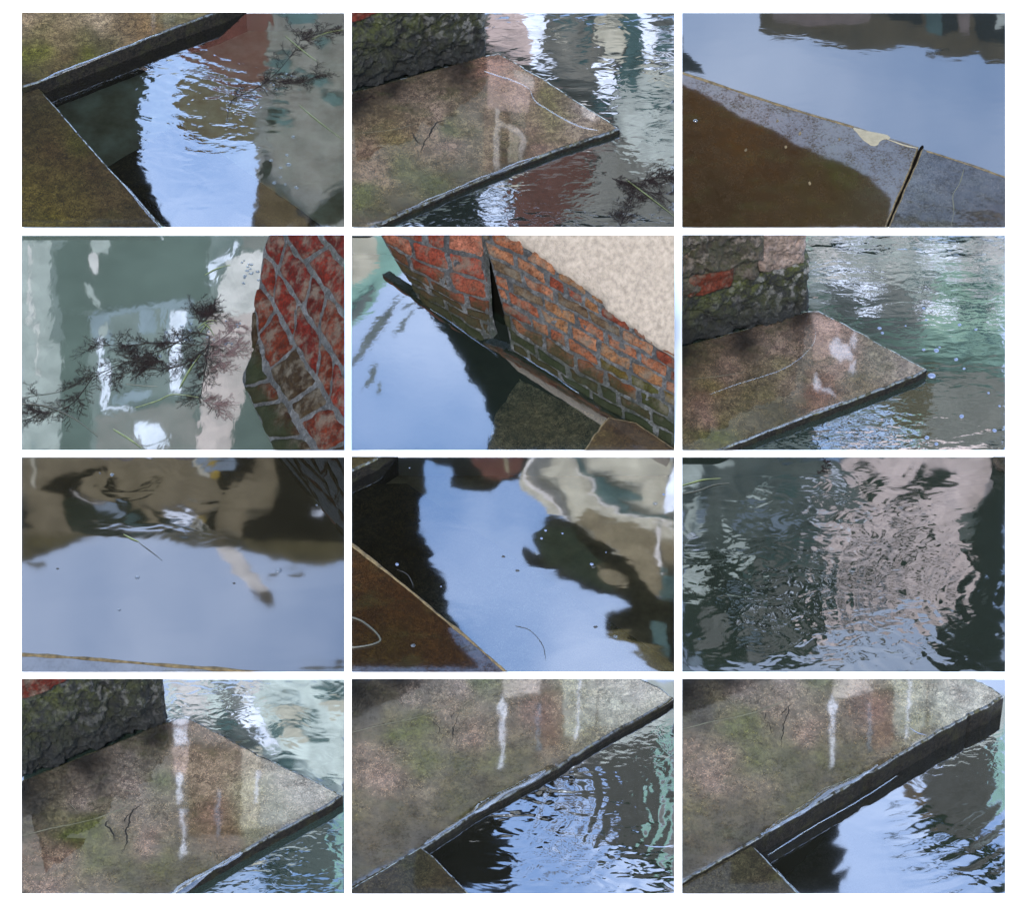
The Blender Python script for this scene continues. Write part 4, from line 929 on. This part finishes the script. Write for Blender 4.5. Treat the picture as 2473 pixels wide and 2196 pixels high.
# =================================================================== pool 8: sky between dark bank and beige house, brown slab
P = Pool(2, 1)
water(P, (.016, .014, .008), .85, 3.1, [(2, .0006, .7, 40, None, None), (6, .00012, .6, 40, None, None)], (.34, .25, .14))
M['bed_slab'] = stone_mat('drowned_slab', 1.0, .4, moss=.2, sheen_lo=0, film=0)
slab(P, [(350, 170), (900, 545), (1550, 985), (2150, 1390), (2150, 1600), (-100, 1600), (-100, 170)], -.05, M['bed_slab'], [(300, 600, (80, 66, 42)), (1000, 1100, (150, 145, 140)), (1600, 1200, (110, 100, 60))], label='drowned slab whose straight edge crosses the mirrored sky', cat='stone slab', gain=2.2, r=.006)
M['slab_i'] = stone_mat('brown_slab', 2.0, .6, moss=.25, sheen_lo=.25, wetr=.0225, dark=(.008, .005, .003), film=1.1, bmp=.00006)
s8 = slab(P, [(-100, 430), (0, 540), (200, 702), (420, 880), (560, 1000), (700, 1110), (850, 1240), (990, 1363), (1100, 1480), (-100, 1480)], .05, M['slab_i'], [(100, 700, (88, 62, 38)), (300, 900, (78, 54, 34)), (200, 1200, (72, 58, 34)), (600, 1200, (76, 54, 34)), (100, 1000, (70, 50, 30))], edge=M['tan'], gain=.36, label='brown slab with a tan rim in the lower left, looped weed lying on it', cat='stone slab', r=.008, rough=.002)
strip(P, [(-10, 548), (200, 712), (420, 890), (560, 1010), (700, 1122), (850, 1252), (985, 1372)], .017, .051, M['tan'], 'rim', s8, h=.004, wob=.5, taper=False)
slab(P, [(-100, -100), (340, -100), (140, 25), (0, 90), (-100, 150)], .10, M['slab_a'], [(50, 30, (95, 85, 60))], label='mossy slab corner at the top left of the beige mirrored house picture', cat='stone slab')
house_cutout(P, 'added cut-outs of a beige house with ragged eaves, mirrored beyond the straight drowned edge', 'house_cutout', [
 ('dark', [(-40, -40), (465, -40), (465, 60), (455, 230), (420, 320), (425, 400), (440, 485), (470, 500), (480, 560), (525, 620), (488, 660), (540, 720), (590, 780), (598, 830), (588, 890), (610, 950), (640, 1010), (670, 1060), (690, 1110), (600, 1140), (700, 1270), (830, 1400), (-40, 1400)], 0),
 ('cream', [(1070, -40), (2094, -40), (2094, 700), (1700, 640), (1400, 440), (1290, 390), (1240, 380), (1200, 300), (1120, 230), (1085, 200)], 0),
 ('taupe', [(1400, 420), (1700, 620), (1900, 880), (2094, 900), (2094, 560), (1700, 420), (1500, 330)], 0),
 ('dark', [(1210, 440), (1270, 395), (1400, 430), (1600, 560), (1760, 680), (1940, 890), (2094, 910), (2094, 1400), (1960, 1370), (1800, 1230), (1620, 1110), (1600, 1010), (1640, 985), (1780, 950), (1690, 900), (1500, 850), (1300, 760), (1120, 690), (1080, 600), (1090, 570), (1190, 600), (1150, 520)], 0),
 ('dgreen', [(1150, 520), (1230, 430), (1400, 480), (1600, 700), (1650, 850), (1450, 800), (1250, 680)], 0),
 ('taupe', [(1560, 700), (1640, 710), (1750, 780), (1740, 820), (1640, 800), (1570, 760)], 0),
 ('olive', [(1610, 1100), (1700, 1100), (2000, 1280), (2094, 1400), (1990, 1400), (1800, 1230), (1640, 1140)], 0),
 ('dark', [(465, -40), (1120, -40), (1080, 140), (950, 170), (880, 235), (760, 210), (620, 165), (650, 80), (540, 70), (470, 10)], 0),
 ('red', [(720, -40), (1105, -40), (1060, 110), (940, 150), (850, 135), (780, 70)], 0), ('taupe', [(950, -40), (985, -40), (1010, 100), (990, 100)], 0),
 ('mgrey', [(1180, -40), (1300, -40), (1260, 60), (1170, 110), (1200, 160), (1290, 190), (1350, 260), (1385, 420), (1330, 380), (1290, 260), (1200, 210), (1130, 130), (1120, 60)], 0),
 ('pale', [(1170, -40), (1200, -40), (1115, 70), (1110, 130), (1180, 190), (1270, 240), (1300, 310), (1370, 420), (1320, 380), (1270, 280), (1180, 220), (1100, 150), (1095, 70)], 0),
 ('teal', [(1390, -40), (1420, -40), (1500, 110), (1700, 190), (1840, 230), (1830, 260), (1680, 260), (1780, 320), (2094, 410), (2094, 450), (1750, 360), (1580, 290), (1540, 210), (1520, 140), (1450, 90)], 0),
 ('pale', [(1350, -40), (1370, -40), (1430, 100), (1530, 170), (1500, 225), (1600, 300), (1800, 375), (2094, 490), (2094, 475), (1800, 362), (1610, 290), (1512, 222), (1542, 170), (1440, 95)], 0),
 ('white', [(2040, 80), (2094, 80), (2094, 340), (1990, 340), (1975, 220)], 0), ('pale', [(1940, 460), (1955, 460), (1945, 600), (1975, 720), (1950, 720), (1920, 620)], 0),
 ('teal', [(1950, 710), (2094, 760), (2094, 900), (1960, 900)], 0), ('teal', [(1900, 1040), (1990, 1060), (2010, 1270), (1900, 1200)], 0)])
def ring_weed():
    bm = bmesh.new(); pts = [P.g(p[0], p[1], .056) for p in smooth_poly([(-30, 1010), (60, 1040), (140, 1100), (180, 1150), (170, 1175), (110, 1195), (20, 1208), (-30, 1200)], n=10)]
    tube(bm, pts, .006, .005, 8); P.clip(bm); new_obj('weed_stem', bm, M['grassdark'], label='looped olive weed stem on the brown slab, left edge of its picture', cat='weed stem')
ring_weed()
strip(P, [(1035, 1072), (1120, 1095), (1180, 1150), (1215, 1210), (1230, 1295)], .004, .001, M['debris'], 'root_fibre', label='fine curved fibre afloat on the mirrored sky beside the drowned edge', cat='fibre', h=.002)
strip(P, [(285, 715), (350, 745), (380, 790), (392, 835)], .005, .001, M['debris'], 'root_fibre', label='short curved fibre afloat on the dark water beside the brown slab', cat='fibre', h=.002)
for u, v in [(960, 632), (1050, 722), (1543, 1078), (1530, 700)]: speck(P, u, v, .008, 'dark speck floating beside the straight drowned edge', 'specks beside the drowned edge')
for u, v, r_ in [(1175, 612, .013), (1202, 518, .008), (1520, 682, .010), (288, 683, .010), (1335, 487, .006), (1228, 468, .008), (1610, 607, .004), (1670, 1142, .012), (1922, 296, .012), (1975, 240, .008), (566, 823, .005), (367, 72, .004)]: bubble(P, u, v, r_, 'clear bubble on the water around the beige mirrored house', 'bubbles round the mirrored house', 'foam' if r_ < .011 else 'bubble')
bubble(P, 390, 1198, .012, 'clear bubble on the brown slab with looped weed', 'bubbles on slabs', z=.05)

# =================================================================== pool 9: restless water, pink green and blue
P = Pool(2, 2); c = W(P, 1500, 800)
water(P, (.018, .025, .02), .1, 2.1, [(4, .0006, .8, 40, None, None), (9, .0014, .6, -40, (*W(P, 1000, 800), 1.1), None), (20, .0002, .5, -38, (*c, .85), None), (18, .00012, 1, 0, (*W(P, 600, 900), .7), None), (1, .00020, 1, 0, (*W(P, 1300, 850), .9), (*W(P, 2100, 900), 3.2, 3.0))])
slab(P, [(1600, 1220), (1850, 1110), (2150, 1020), (2150, 1500), (1750, 1500), (1700, 1363)], -.03, M['bed_slab'], [(1800, 1200, (95, 88, 82))], label='drowned grey slab in the bottom right of the restless water', cat='stone slab', gain=.8)
house_cutout(P, 'added cut-outs of a pink house with dark side wall, mirrored in the restless water', 'house_cutout', [
 ('grey', [(-40, -40), (2094, -40), (2094, 1400), (1650, 1400), (1640, 1220), (1560, 1070), (1350, 1030), (1100, 1120), (850, 1240), (690, 1400), (-40, 1400)], 0),
 ('dgreen', [(-40, 620), (200, 600), (500, 650), (900, 650), (1000, 850), (850, 1240), (690, 1400), (-40, 1400)], 0),
 ('blush', [(1000, -40), (1950, -40), (1960, 190), (1900, 250), (1750, 360), (1780, 520), (1850, 600), (1880, 720), (1800, 850), (1780, 1050), (1560, 1070), (1350, 1030), (1100, 1120), (850, 1240), (850, 1050), (1020, 860), (1000, 720), (940, 560), (820, 480), (800, 380), (950, 340), (1150, 290), (1230, 200), (1040, 120)], 0),
 ('blush', [(1650, -40), (1950, -40), (1950, 200), (1780, 350), (1650, 480), (1560, 300), (1700, 150)], 0), ('blush', [(890, 130), (940, 110), (930, 230), (880, 260)], 0),
 *blobs('dgreen', [(1240, 150, 60, 70, .9), (1150, 60, 50, 20, 0), (1500, 90, 60, 40, -.8), (1600, 150, 130, 45, -.3), (1450, 210, 110, 25, -.7), (1560, 470, 60, 50, 0), (1330, 320, 30, 26, 0), (1100, 680, 18, 40, -.5), (1240, 760, 26, 50, -.6), (1400, 560, 26, 50, -.5), (1050, 600, 12, 50, -.6), (1180, 500, 24, 66, -.5), (1330, 690, 80, 60, .5), (1130, 430, 60, 22, -.4), (1420, 420, 90, 26, -.5), (1500, 760, 100, 24, -.3), (1250, 900, 120, 26, -.5), (1600, 900, 120, 20, -.4), (1060, 760, 26, 80, -.6), (1500, 560, 100, 22, -.6), (1700, 680, 90, 18, -.7), (1390, 980, 90, 18, -.3), (1100, 900, 70, 26, -.8), (1450, 620, 14, 50, -.6), (1150, 800, 16, 50, -.6), (1650, 620, 14, 40, -.6), (1010, 350, 20, 40, 0), (1080, 370, 18, 12, 0)], 0, 21, .4),
 ('dark', [(1955, -40), (2094, -40), (2094, 1400), (1680, 1400), (1640, 1230), (1720, 1120), (1800, 1050), (1780, 980), (1900, 850), (1890, 700), (1830, 560), (1900, 300), (1970, 180)], 0),
 *blobs('bright', [(60, 400, 60, 150, .3), (40, 100, 70, 90, .3), (240, 30, 90, 25, 0), (330, 610, 90, 80, .2), (60, 760, 110, 110, 0), (250, 420, 20, 90, 0), (100, 420, 30, 90, .2), (470, 240, 50, 20, 0), (520, 170, 40, 20, 0)], 0, 22, .4),
 *blobs('teal', [(580, 580, 100, 40, 0), (770, 540, 80, 26, 0), (450, 790, 60, 60, 0), (920, 990, 50, 110, 0), (770, 180, 220, 34, .05)], 0, 23, .4),
 *blobs('bluegrey', [(460, 350, 60, 50, 0), (350, 390, 40, 60, .3), (620, 400, 70, 50, 0), (110, 370, 30, 70, .3), (60, 500, 30, 30, 0), (300, 900, 40, 50, 0), (290, 1080, 30, 50, .3), (50, 1310, 60, 60, 0), (430, 900, 50, 30, 0), (400, 1150, 60, 20, .3), (480, 1190, 50, 14, 0)], 0, 24, .4),
 *blobs('mgrey', [(600, 690, 150, 40, -.3), (520, 760, 90, 50, 0), (700, 720, 200, 50, -.2), (170, 1130, 110, 130, .3), (560, 1060, 180, 90, .3), (620, 1200, 150, 60, 0), (440, 1280, 60, 80, 0), (620, 970, 60, 50, 0)], 0, 25, .4),
 q4(180, 660, 222, 1000, 'dark', 0, 10), ('dark', [(230, 760), (260, 760), (270, 880), (370, 1120), (330, 1120), (250, 980)], 0),
 ('dark', [(500, 830), (530, 790), (575, 880), (570, 1000), (540, 1090), (500, 1010)], 0), ('dark', [(655, 780), (690, 800), (740, 900), (780, 1010), (740, 1080), (670, 980)], 0),
 *blobs('white', [(810, 200, 50, 24, -.3), (970, 120, 30, 16, .5), (990, 210, 50, 12, .3), (1140, 280, 36, 22, .2), (815, 365, 22, 26, 0), (875, 365, 30, 18, .9), (1010, 465, 34, 26, 0), (900, 720, 110, 13, .6), (980, 780, 40, 12, .8), (860, 870, 70, 13, .9), (830, 840, 26, 20, 0), (650, 830, 10, 60, .1), (470, 970, 10, 50, -.2), (380, 1000, 14, 40, 0), (560, 980, 8, 60, -.2), (720, 940, 8, 60, -.2), (930, 30, 40, 14, .5), (50, 500, 30, 12, -.4), (660, 1000, 8, 50, .3)], 0, 26, .5),
 *blobs('bluegrey', [(1210, 930, 40, 26, 0), (1100, 1000, 30, 60, -.4), (1260, 1000, 40, 30, .5), (1230, 850, 16, 50, -.5), (1080, 860, 40, 10, .2), (1310, 860, 26, 10, 0), (1150, 1070, 50, 14, 0), (1660, 690, 80, 10, .6), (1240, 600, 10, 30, -.5), (1360, 400, 26, 14, .2), (1520, 307, 30, 12, 0)], 0, 27, .5),
 *blobs('brown', [(1000, 1160, 80, 26, -.3), (1200, 1210, 90, 26, 0), (950, 1310, 110, 22, .3), (1100, 1100, 120, 22, 0), (1450, 1300, 60, 12, -.6), (1560, 1240, 50, 10, -.7), (800, 1335, 40, 18, 0), (1340, 1060, 60, 16, .2)], 0, 28, .5)])
blade(P, [(-20, 188), (60, 165), (140, 145), (245, 138)], 'upper of the two olive leaves at the left of the restless water', w_=.012, group='olive leaves on restless water')
blade(P, [(-20, 240), (100, 215), (200, 180), (298, 168)], 'lower of the two olive leaves at the left of the restless water', 'grassdark', w_=.013, group='olive leaves on restless water')
seaweed(P, [[(860, 105), (900, 75), (918, 25)]], 'small sprig of weed at the top of the restless water', 31, sub=12, length=.04)
wl = empty('stone_post', 'dark brown stone foot in the top right corner of the restless water', 'stone')
block(P, (1940, 60), (2200, 240), -.02, .3, M['rubble'], wl, amp=.03, seed=31, nu=40, nv=30, rl=.06, rr=.01)

# =================================================================== pools 10 to 12: the same landing at three tides
M['slab_j'] = stone_mat('landing_slab', 2.5, .42, moss=.40, sheen_lo=.5, wetr=.022)
G10 = [(0, 700, (45, 42, 42)), (400, 520, (48, 44, 44)), (850, 350, (52, 48, 48)), (100, 830, (62, 58, 54)), (500, 640, (90, 82, 76)), (700, 520, (120, 110, 102)), (0, 1000, (85, 78, 62)), (400, 760, (135, 120, 110)), (700, 700, (150, 134, 124)), (620, 850, (135, 118, 102)), (300, 900, (115, 105, 82)), (330, 990, (85, 92, 40)), (450, 940, (95, 98, 52)), (80, 1100, (130, 108, 92)), (800, 1020, (145, 120, 105)), (250, 1180, (140, 118, 102)), (500, 1170, (100, 100, 60)), (200, 1290, (150, 125, 110)), (700, 1190, (80, 78, 48)), (900, 1150, (92, 90, 50)), (850, 1290, (75, 65, 48)), (1050, 1200, (85, 78, 52)), (1000, 560, (150, 130, 112)), (1150, 400, (135, 115, 100)), (1200, 600, (150, 130, 112)), (1200, 850, (125, 98, 85)), (1300, 1000, (112, 90, 70)), (1450, 700, (150, 142, 118)), (1650, 650, (150, 138, 128)), (1800, 740, (145, 135, 128)), (1600, 850, (130, 122, 108)), (1950, 720, (160, 150, 140)), (1500, 950, (125, 118, 88)), (1400, 500, (140, 122, 108)), (500, 1330, (120, 105, 85)), (860, 640, (100, 104, 72))]  # dark upper left samples carry the painted wall reflection
def marks(P, s, z, dx, dy, k=1.0):
    """the fine pale line and the two forked cracks every view of the landing shows"""
    f = lambda L: [(dx+u*k, dy+v*k) for u, v in L]
    strip(P, f([(-30, 1005), (200, 945), (400, 905), (560, 855), (700, 795)]), .005, z, M['scratch'], 'scratch', s, h=.0006, wob=.5)
    strip(P, f([(560, 885), (540, 930), (575, 960), (590, 1010)]), .007, z, M['crack'], 'crack', s, h=.0006, wob=1.0)
    strip(P, f([(765, 790), (730, 820), (700, 850), (680, 920), (655, 960), (665, 1020), (640, 1110)]), .0042, z, M['crack'], 'crack', s, h=.0006, wob=1.0)
    strip(P, f([(700, 845), (660, 880), (650, 905)]), .0036, z, M['crack'], 'crack', s, h=.0006, wob=1.0)
    strip(P, f([(720, 630), (775, 605)]), .0042, z, M['crack'], 'crack', s, h=.0006, wob=1.0)
    strip(P, f([(300, 785), (360, 850)]), .004, z, M['scratch'], 'scratch', s, h=.0005, wob=.6)
    strip(P, f([(620, 700), (740, 720)]), .004, z, M['scratch'], 'scratch', s, h=.0005, wob=.6)
P = Pool(3, 0)
water(P, (.022, .040, .035), 0, 3.2, [(3, .0004, .6, 10, None, None), (9, .00025, .7, 30, None, None), (20, .0004, .5, 30, (*W(P, 1150, 120), .45), None), (18, .0006, .5, 10, (*W(P, 1650, 1150), .5), None)])
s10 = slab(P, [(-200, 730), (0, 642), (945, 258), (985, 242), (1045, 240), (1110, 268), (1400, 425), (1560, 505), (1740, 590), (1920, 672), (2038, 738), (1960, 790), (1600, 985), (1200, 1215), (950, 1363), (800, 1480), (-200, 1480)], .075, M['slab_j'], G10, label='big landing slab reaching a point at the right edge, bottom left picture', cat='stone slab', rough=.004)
marks(P, s10, .0756, 0, 0)
strip(P, [(930, 1400), (1050, 1310), (1180, 1225), (1290, 1165), (1400, 1100)], .035, .076, M['ridge'], 'water_film', s10, h=.0015, wob=.9)
wl = empty('stone_wall', 'mossy stone block wall at the upper left of the bottom left picture', 'stone wall')
block(P, (-250, 755), (948, 252), .07, .68, M['rock'], wl, amp=.038, seed=1, moss=(.0, 1.0), lite=(0, 1), rr=.07)
block(P, (-250, 215), (330, 15), .755, .25, M['redbrick'], wl, name='brick', amp=.02, seed=2, red=(.05, .010, .007), nu=50, nv=26)
house_cutout(P, 'added cut-outs of a house with white pillars, mirrored in the bottom left picture', 'house_cutout', [
 ('bright', [(900, -40), (2094, -40), (2094, 800), (1700, 600), (900, 300)], 0),
 ('mgrey', [(1100, -40), (1380, -40), (1420, 220), (1520, 330), (1500, 480), (1300, 420), (1150, 300), (1330, 150)], 0),
 ('pale', [(940, -40), (1110, -40), (1190, 60), (1130, 160), (1240, 250), (1200, 290), (1020, 240), (940, 160)], 0),
 ('white', [(1400, 120), (1520, 180), (1540, 300), (1600, 450), (1480, 440), (1530, 330), (1370, 260), (1420, 200)], 0), ('pale', [(1330, -40), (1540, 0), (1560, 60), (1480, 80), (1440, 130), (1390, 60)], 0),
 *blobs('teal', [(1960, 70, 120, 24, .1), (1780, 250, 110, 24, .1), (1880, 390, 90, 20, .15), (1600, 340, 30, 60, .4), (1940, 640, 50, 18, .1), (1300, 300, 80, 30, .3), (1680, 560, 60, 40, .3)], 0, 41, .35),
 *blobs('cream', [(1700, 200, 130, 40, .2), (1980, 170, 90, 40, .1), (1720, 350, 80, 50, .3)], 0, 42, .35),
 ('drab', [(1500, 1140), (1850, 900), (1990, 840), (2010, 1400), (1560, 1400), (1560, 1250)], 0), ('green', [(2000, 820), (2094, 780), (2094, 1400), (2010, 1400)], 0),
 ('dark', [(900, 1400), (1200, 1180), (1400, 1080), (1500, 1130), (1460, 1180), (1200, 1350), (1180, 1400)], 0),
 *blobs('dark', [(1600, 1150, 90, 40, .8), (1680, 1220, 60, 20, -.4), (1560, 1260, 90, 22, .3), (1820, 1300, 40, 20, 0), (1900, 900, 100, 14, .05), (1560, 1340, 80, 20, .4)], 0, 43, .5),
 ('mgrey', [(-50, 720), (945, 258), (1045, 240), (1400, 425), (1740, 590), (2038, 738), (1600, 975), (1200, 1200), (1150, 1200), (1000, 1290), (940, 1400), (-50, 1400)], .075), ('lgrey', [(1520, 500), (1740, 590), (2038, 738), (1700, 900), (1500, 950)], .075),
 ('dark', [(-40, 620), (945, 240), (960, 430), (700, 560), (300, 760), (-40, 900)], .075),
 ('white', [(958, 240), (1050, 240), (1055, 410), (970, 430)], .075), ('red', [(945, 285), (1060, 290), (1060, 302), (945, 300)], .075),
 ('pink', [(960, 430), (1060, 430), (1040, 600), (960, 600)], .075), ('white', [(980, 600), (1012, 610), (1020, 780), (985, 780)], .075), ('white', [(1005, 820), (1040, 805), (1025, 900), (1050, 1100), (1000, 1140), (1025, 1000), (1000, 900)], .075),
 ('brown', [(1055, 430), (1380, 430), (1400, 1000), (1055, 1000)], .075), ('cream', [(1395, 430), (1520, 430), (1490, 950), (1390, 950)], .075), ('white', [(1480, 580), (1510, 590), (1500, 700), (1480, 790), (1465, 780), (1490, 680)], .075), ('bluegrey', [(1235, 700), (1265, 700), (1250, 1010), (1235, 1010)], .075)])

P = Pool(3, 1); k_ = W(P, 950, 250)
def G_low(dx, dy): return [(u+dx, v+dy, c_) for u, v, c_ in G10]
gK = [(0, 60, (42, 40, 40)), (300, 20, (55, 52, 50)), (100, 250, (70, 66, 60))]+[(u-20, v-650, c_) for u, v, c_ in G10 if v > 600 and u < 2000]+[(1650, 150, (165, 160, 145)), (1900, 120, (170, 162, 150)), (1500, 330, (130, 122, 98)), (100, 1000, (85, 72, 52)), (50, 850, (110, 100, 70)), (300, 900, (85, 75, 55)), (200, 1000, (70, 60, 45)), (700, 800, (85, 80, 52)), (400, 1000, (60, 52, 42)), (0, 1150, (55, 50, 35))]  # dark upper left corner: reflection of an unseen wall painted in
water(P, (.011, .012, .008), .4, 3.6, [(4, .0003, 1, 0, None, None), (10, .0011, .42, 60, (*W(P, 1480, 880), .85), None), (22, .00015, .45, 48, (*W(P, 1450, 800), .8), None), (1, .00015, 1, 0, (*W(P, 1500, 850), .85), (*W(P, 850, 750), 3.4, 5.0)), (13, .0006, .5, -35, (*W(P, 1850, 1250), .5), None), (30, .0003, .6, 0, (*W(P, 1850, 450), .35), None)], (.06, .055, .035))
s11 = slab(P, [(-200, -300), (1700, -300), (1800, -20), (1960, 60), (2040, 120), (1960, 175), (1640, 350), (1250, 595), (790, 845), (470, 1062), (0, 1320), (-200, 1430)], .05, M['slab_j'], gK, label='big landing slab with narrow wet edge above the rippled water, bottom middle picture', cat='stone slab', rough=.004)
marks(P, s11, .0508, -20, -650)
strip(P, [(460, 1050), (600, 955), (790, 832), (940, 735), (1080, 665), (1230, 580)], .038, .051, M['ridge'], 'water_film', s11, h=.0015, wob=.7)
M['slab_k'] = stone_mat('small_slab', 1.3, .6, moss=.35, sheen_lo=.2)
slab(P, [(-100, 1375), (0, 1322), (440, 1062), (530, 1130), (600, 1205), (680, 1290), (750, 1363), (850, 1480), (-100, 1480)], .07, M['slab_k'], [(200, 1280, (78, 70, 54)), (400, 1200, (70, 66, 50)), (550, 1300, (75, 66, 50))], label='small dark slab butted against the landing, bottom middle picture', cat='stone slab', rough=.002)
strip(P, [(600, 1215), (660, 1285), (730, 1363), (760, 1400)], .014, .004, M['ridge'], 'waterline', None, h=.003, label='bright waterline along the small dark slab, bottom middle picture', cat='waterline')
def tide_cutouts(P, label, h, extra, outline):  # unseen cut-outs added for slab and water to mirror
    return house_cutout(P, label, 'house_cutout', extra+[
     ('mgrey', outline, h),
     ('dark', [(-40, -40), (600, -40), (300, 120), (-40, 260)], h), ('mgrey', [(960, -40), (1340, -40), (1330, 480), (1200, 520), (960, 560)], h), ('pale', [(960, -40), (1200, -40), (1200, 90), (960, 120)], h),
     ('rosy', [(1200, 90), (1340, 60), (1330, 420), (1200, 440)], h),
     ('white', [(958, 100), (978, 190), (968, 260), (972, 330), (965, 420), (962, 560), (935, 570), (945, 430), (930, 330), (945, 250), (925, 180)], h),
     q4(1172, 140, 1196, 450, 'bluegrey', h, 5), ('lgrey', [(1335, -40), (1560, -40), (1540, 300), (1380, 370), (1335, 360)], h),
     ('white', [(1435, -40), (1462, -40), (1445, 120), (1440, 270), (1430, 370), (1408, 400), (1425, 250), (1430, 120)], h), ('lgrey', [(1560, -40), (2094, -40), (2094, 200), (1700, 330), (1560, 300)], h)])
tide_cutouts(P, 'added cut-outs of a house with white streaks beside open sky, mirrored in the bottom middle picture', .05, [
 ('drab', [(1300, 560), (1700, 320), (2000, 150), (1990, 1100), (1920, 1170), (1800, 1100), (1600, 1040), (1600, 850), (1500, 700), (1320, 600)], 0),
 ('green', [(1985, 130), (2094, 100), (2094, 1300), (1970, 1150), (2000, 700)], 0),
 ('dgreen', [(1560, 1050), (1800, 1080), (1970, 1150), (2094, 1260), (2094, 1400), (1960, 1380), (1800, 1200), (1600, 1180)], 0),
 ('dark', [(400, 1000), (1250, 590), (1400, 620), (1300, 700), (1230, 790), (1000, 830), (920, 880), (905, 1000), (940, 1080), (1010, 1130), (1000, 1200), (1050, 1260), (975, 1340), (1000, 1400), (400, 1400)], 0),
 *blobs('brown', [(1320, 760, 22, 110, -.9), (1420, 720, 20, 90, -.9), (1480, 860, 18, 120, -.3), (1330, 900, 16, 90, -.4), (1240, 960, 14, 60, -.1), (1360, 1000, 14, 90, -.5), (1165, 1100, 14, 50, .1), (1230, 1160, 14, 50, -.1), (1300, 1120, 12, 60, -.5), (1350, 1210, 14, 50, -.6), (1430, 1240, 14, 50, -.6), (1560, 960, 18, 90, -.2), (1450, 1110, 14, 70, -.6), (1100, 1165, 12, 30, .1), (1500, 1190, 14, 70, -.8)], 0, 52, .4)], [(-50, -50), (1800, -50), (2040, 120), (1640, 335), (1250, 560), (1080, 650), (900, 730), (790, 800), (470, 1040), (-50, 1340)])

P = Pool(3, 2)
water(P, (.011, .012, .008), .4, 3.6, [(2.5, .00025, 1, 0, None, None), (10, .0007, .5, 60, (*W(P, 1850, 1150), .5), None), (1, .00022, 1, 0, (*W(P, 1800, 1150), .6), (*W(P, 1100, 300), 3.0, 2.0)), (9, .0002, .6, 30, (*W(P, 1450, 900), .5), None), (24, .0003, .6, 10, (*W(P, 1800, 500), .35), None)], (.06, .055, .035))
gL = [(u, v-20, c_) for u, v, c_ in gK]
slab(P, [(1210, 960), (1560, 1210), (2150, 1650), (2150, 1700), (900, 1700), (600, 1300), (900, 1000)], -.09, M['bed_slab'], [(1200, 1200, (150, 150, 150))], label='drowned slab edge under the blue patch of the bottom right picture', cat='stone slab', gain=.9)
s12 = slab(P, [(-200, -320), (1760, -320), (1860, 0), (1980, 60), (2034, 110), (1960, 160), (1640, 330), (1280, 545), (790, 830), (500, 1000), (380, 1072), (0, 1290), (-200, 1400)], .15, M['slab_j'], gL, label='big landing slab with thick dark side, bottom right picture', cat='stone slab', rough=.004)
marks(P, s12, .1508, -20, -670)
strip(P, [(500, 988), (650, 895), (790, 810), (920, 710), (1080, 640), (1240, 545)], .042, .151, M['ridge'], 'water_film', s12, h=.0015, wob=.5)
strip(P, [(1440, 310), (1490, 340), (1550, 360)], .006, .151, M['foam'], 'scratch', s12, h=.001)
slab(P, [(-100, 1345), (0, 1290), (435, 1038), (530, 1130), (600, 1210), (690, 1300), (760, 1385), (850, 1500), (-100, 1500)], .12, M['slab_k'], [(200, 1260, (82, 76, 60)), (400, 1180, (74, 70, 54)), (600, 1300, (78, 70, 54))], label='small dark slab butted against the thick landing, bottom right picture', cat='stone slab', rough=.002)
strip(P, [(590, 1195), (650, 1270), (720, 1340), (770, 1400)], .014, .004, M['ridge'], 'waterline', None, h=.003, label='bright waterline along the small dark slab, bottom right picture', cat='waterline')
strip(P, [(545, 1118), (700, 1015), (900, 895), (1120, 770), (1360, 615)], .012, .003, M['ridge'], 'waterline', s12, h=.004, wob=.8)
tide_cutouts(P, 'added cut-outs of a house with white streaks beside calm open sky, mirrored in the bottom right picture', .15, [
 ('drab', [(1480, 620), (1700, 420), (2000, 200), (1990, 1060), (1880, 1120), (1680, 1080), (1740, 980), (1600, 940), (1520, 860), (1480, 760), (1540, 700)], 0),
 ('green', [(1985, 130), (2094, 100), (2094, 900), (2000, 850), (2000, 500)], 0), ('dgreen', [(1500, 820), (1700, 900), (1740, 980), (1640, 1040), (1580, 1000), (1420, 940)], 0),
 ('dgreen', [(1700, 1060), (1850, 1110), (2094, 1080), (2094, 1400), (1980, 1340), (1800, 1150), (1650, 1110)], 0), ('grey', [(1740, 980), (1900, 860), (2094, 800), (2094, 880), (1900, 920)], 0),
 ('dark', [(300, 900), (1400, 400), (1440, 560), (1380, 640), (1250, 720), (1000, 880), (970, 940), (990, 980), (945, 1030), (1030, 1090), (990, 1180), (940, 1230), (1060, 1200), (1010, 1290), (1000, 1400), (300, 1400)], 0),
 ('brown', [(1380, 640), (1450, 620), (1480, 700), (1540, 740), (1500, 800), (1440, 790), (1430, 730), (1400, 700)], 0),
 *blobs('dgreen', [(1320, 1024, 40, 12, 0), (1470, 1084, 50, 22, -.3), (1410, 960, 60, 8, -.3), (1620, 1110, 16, 50, .9), (1660, 1160, 14, 50, .9), (1395, 1125, 24, 9, 0), (1265, 760, 20, 6, 0), (1720, 1200, 12, 50, .8), (1540, 1180, 12, 40, .8), (1350, 830, 50, 6, -.1)], 0, 62, .3)], [(-50, -50), (1860, -50), (2034, 110), (1640, 320), (1250, 520), (1080, 620), (900, 710), (780, 800), (500, 970), (380, 1060), (-50, 1300)])
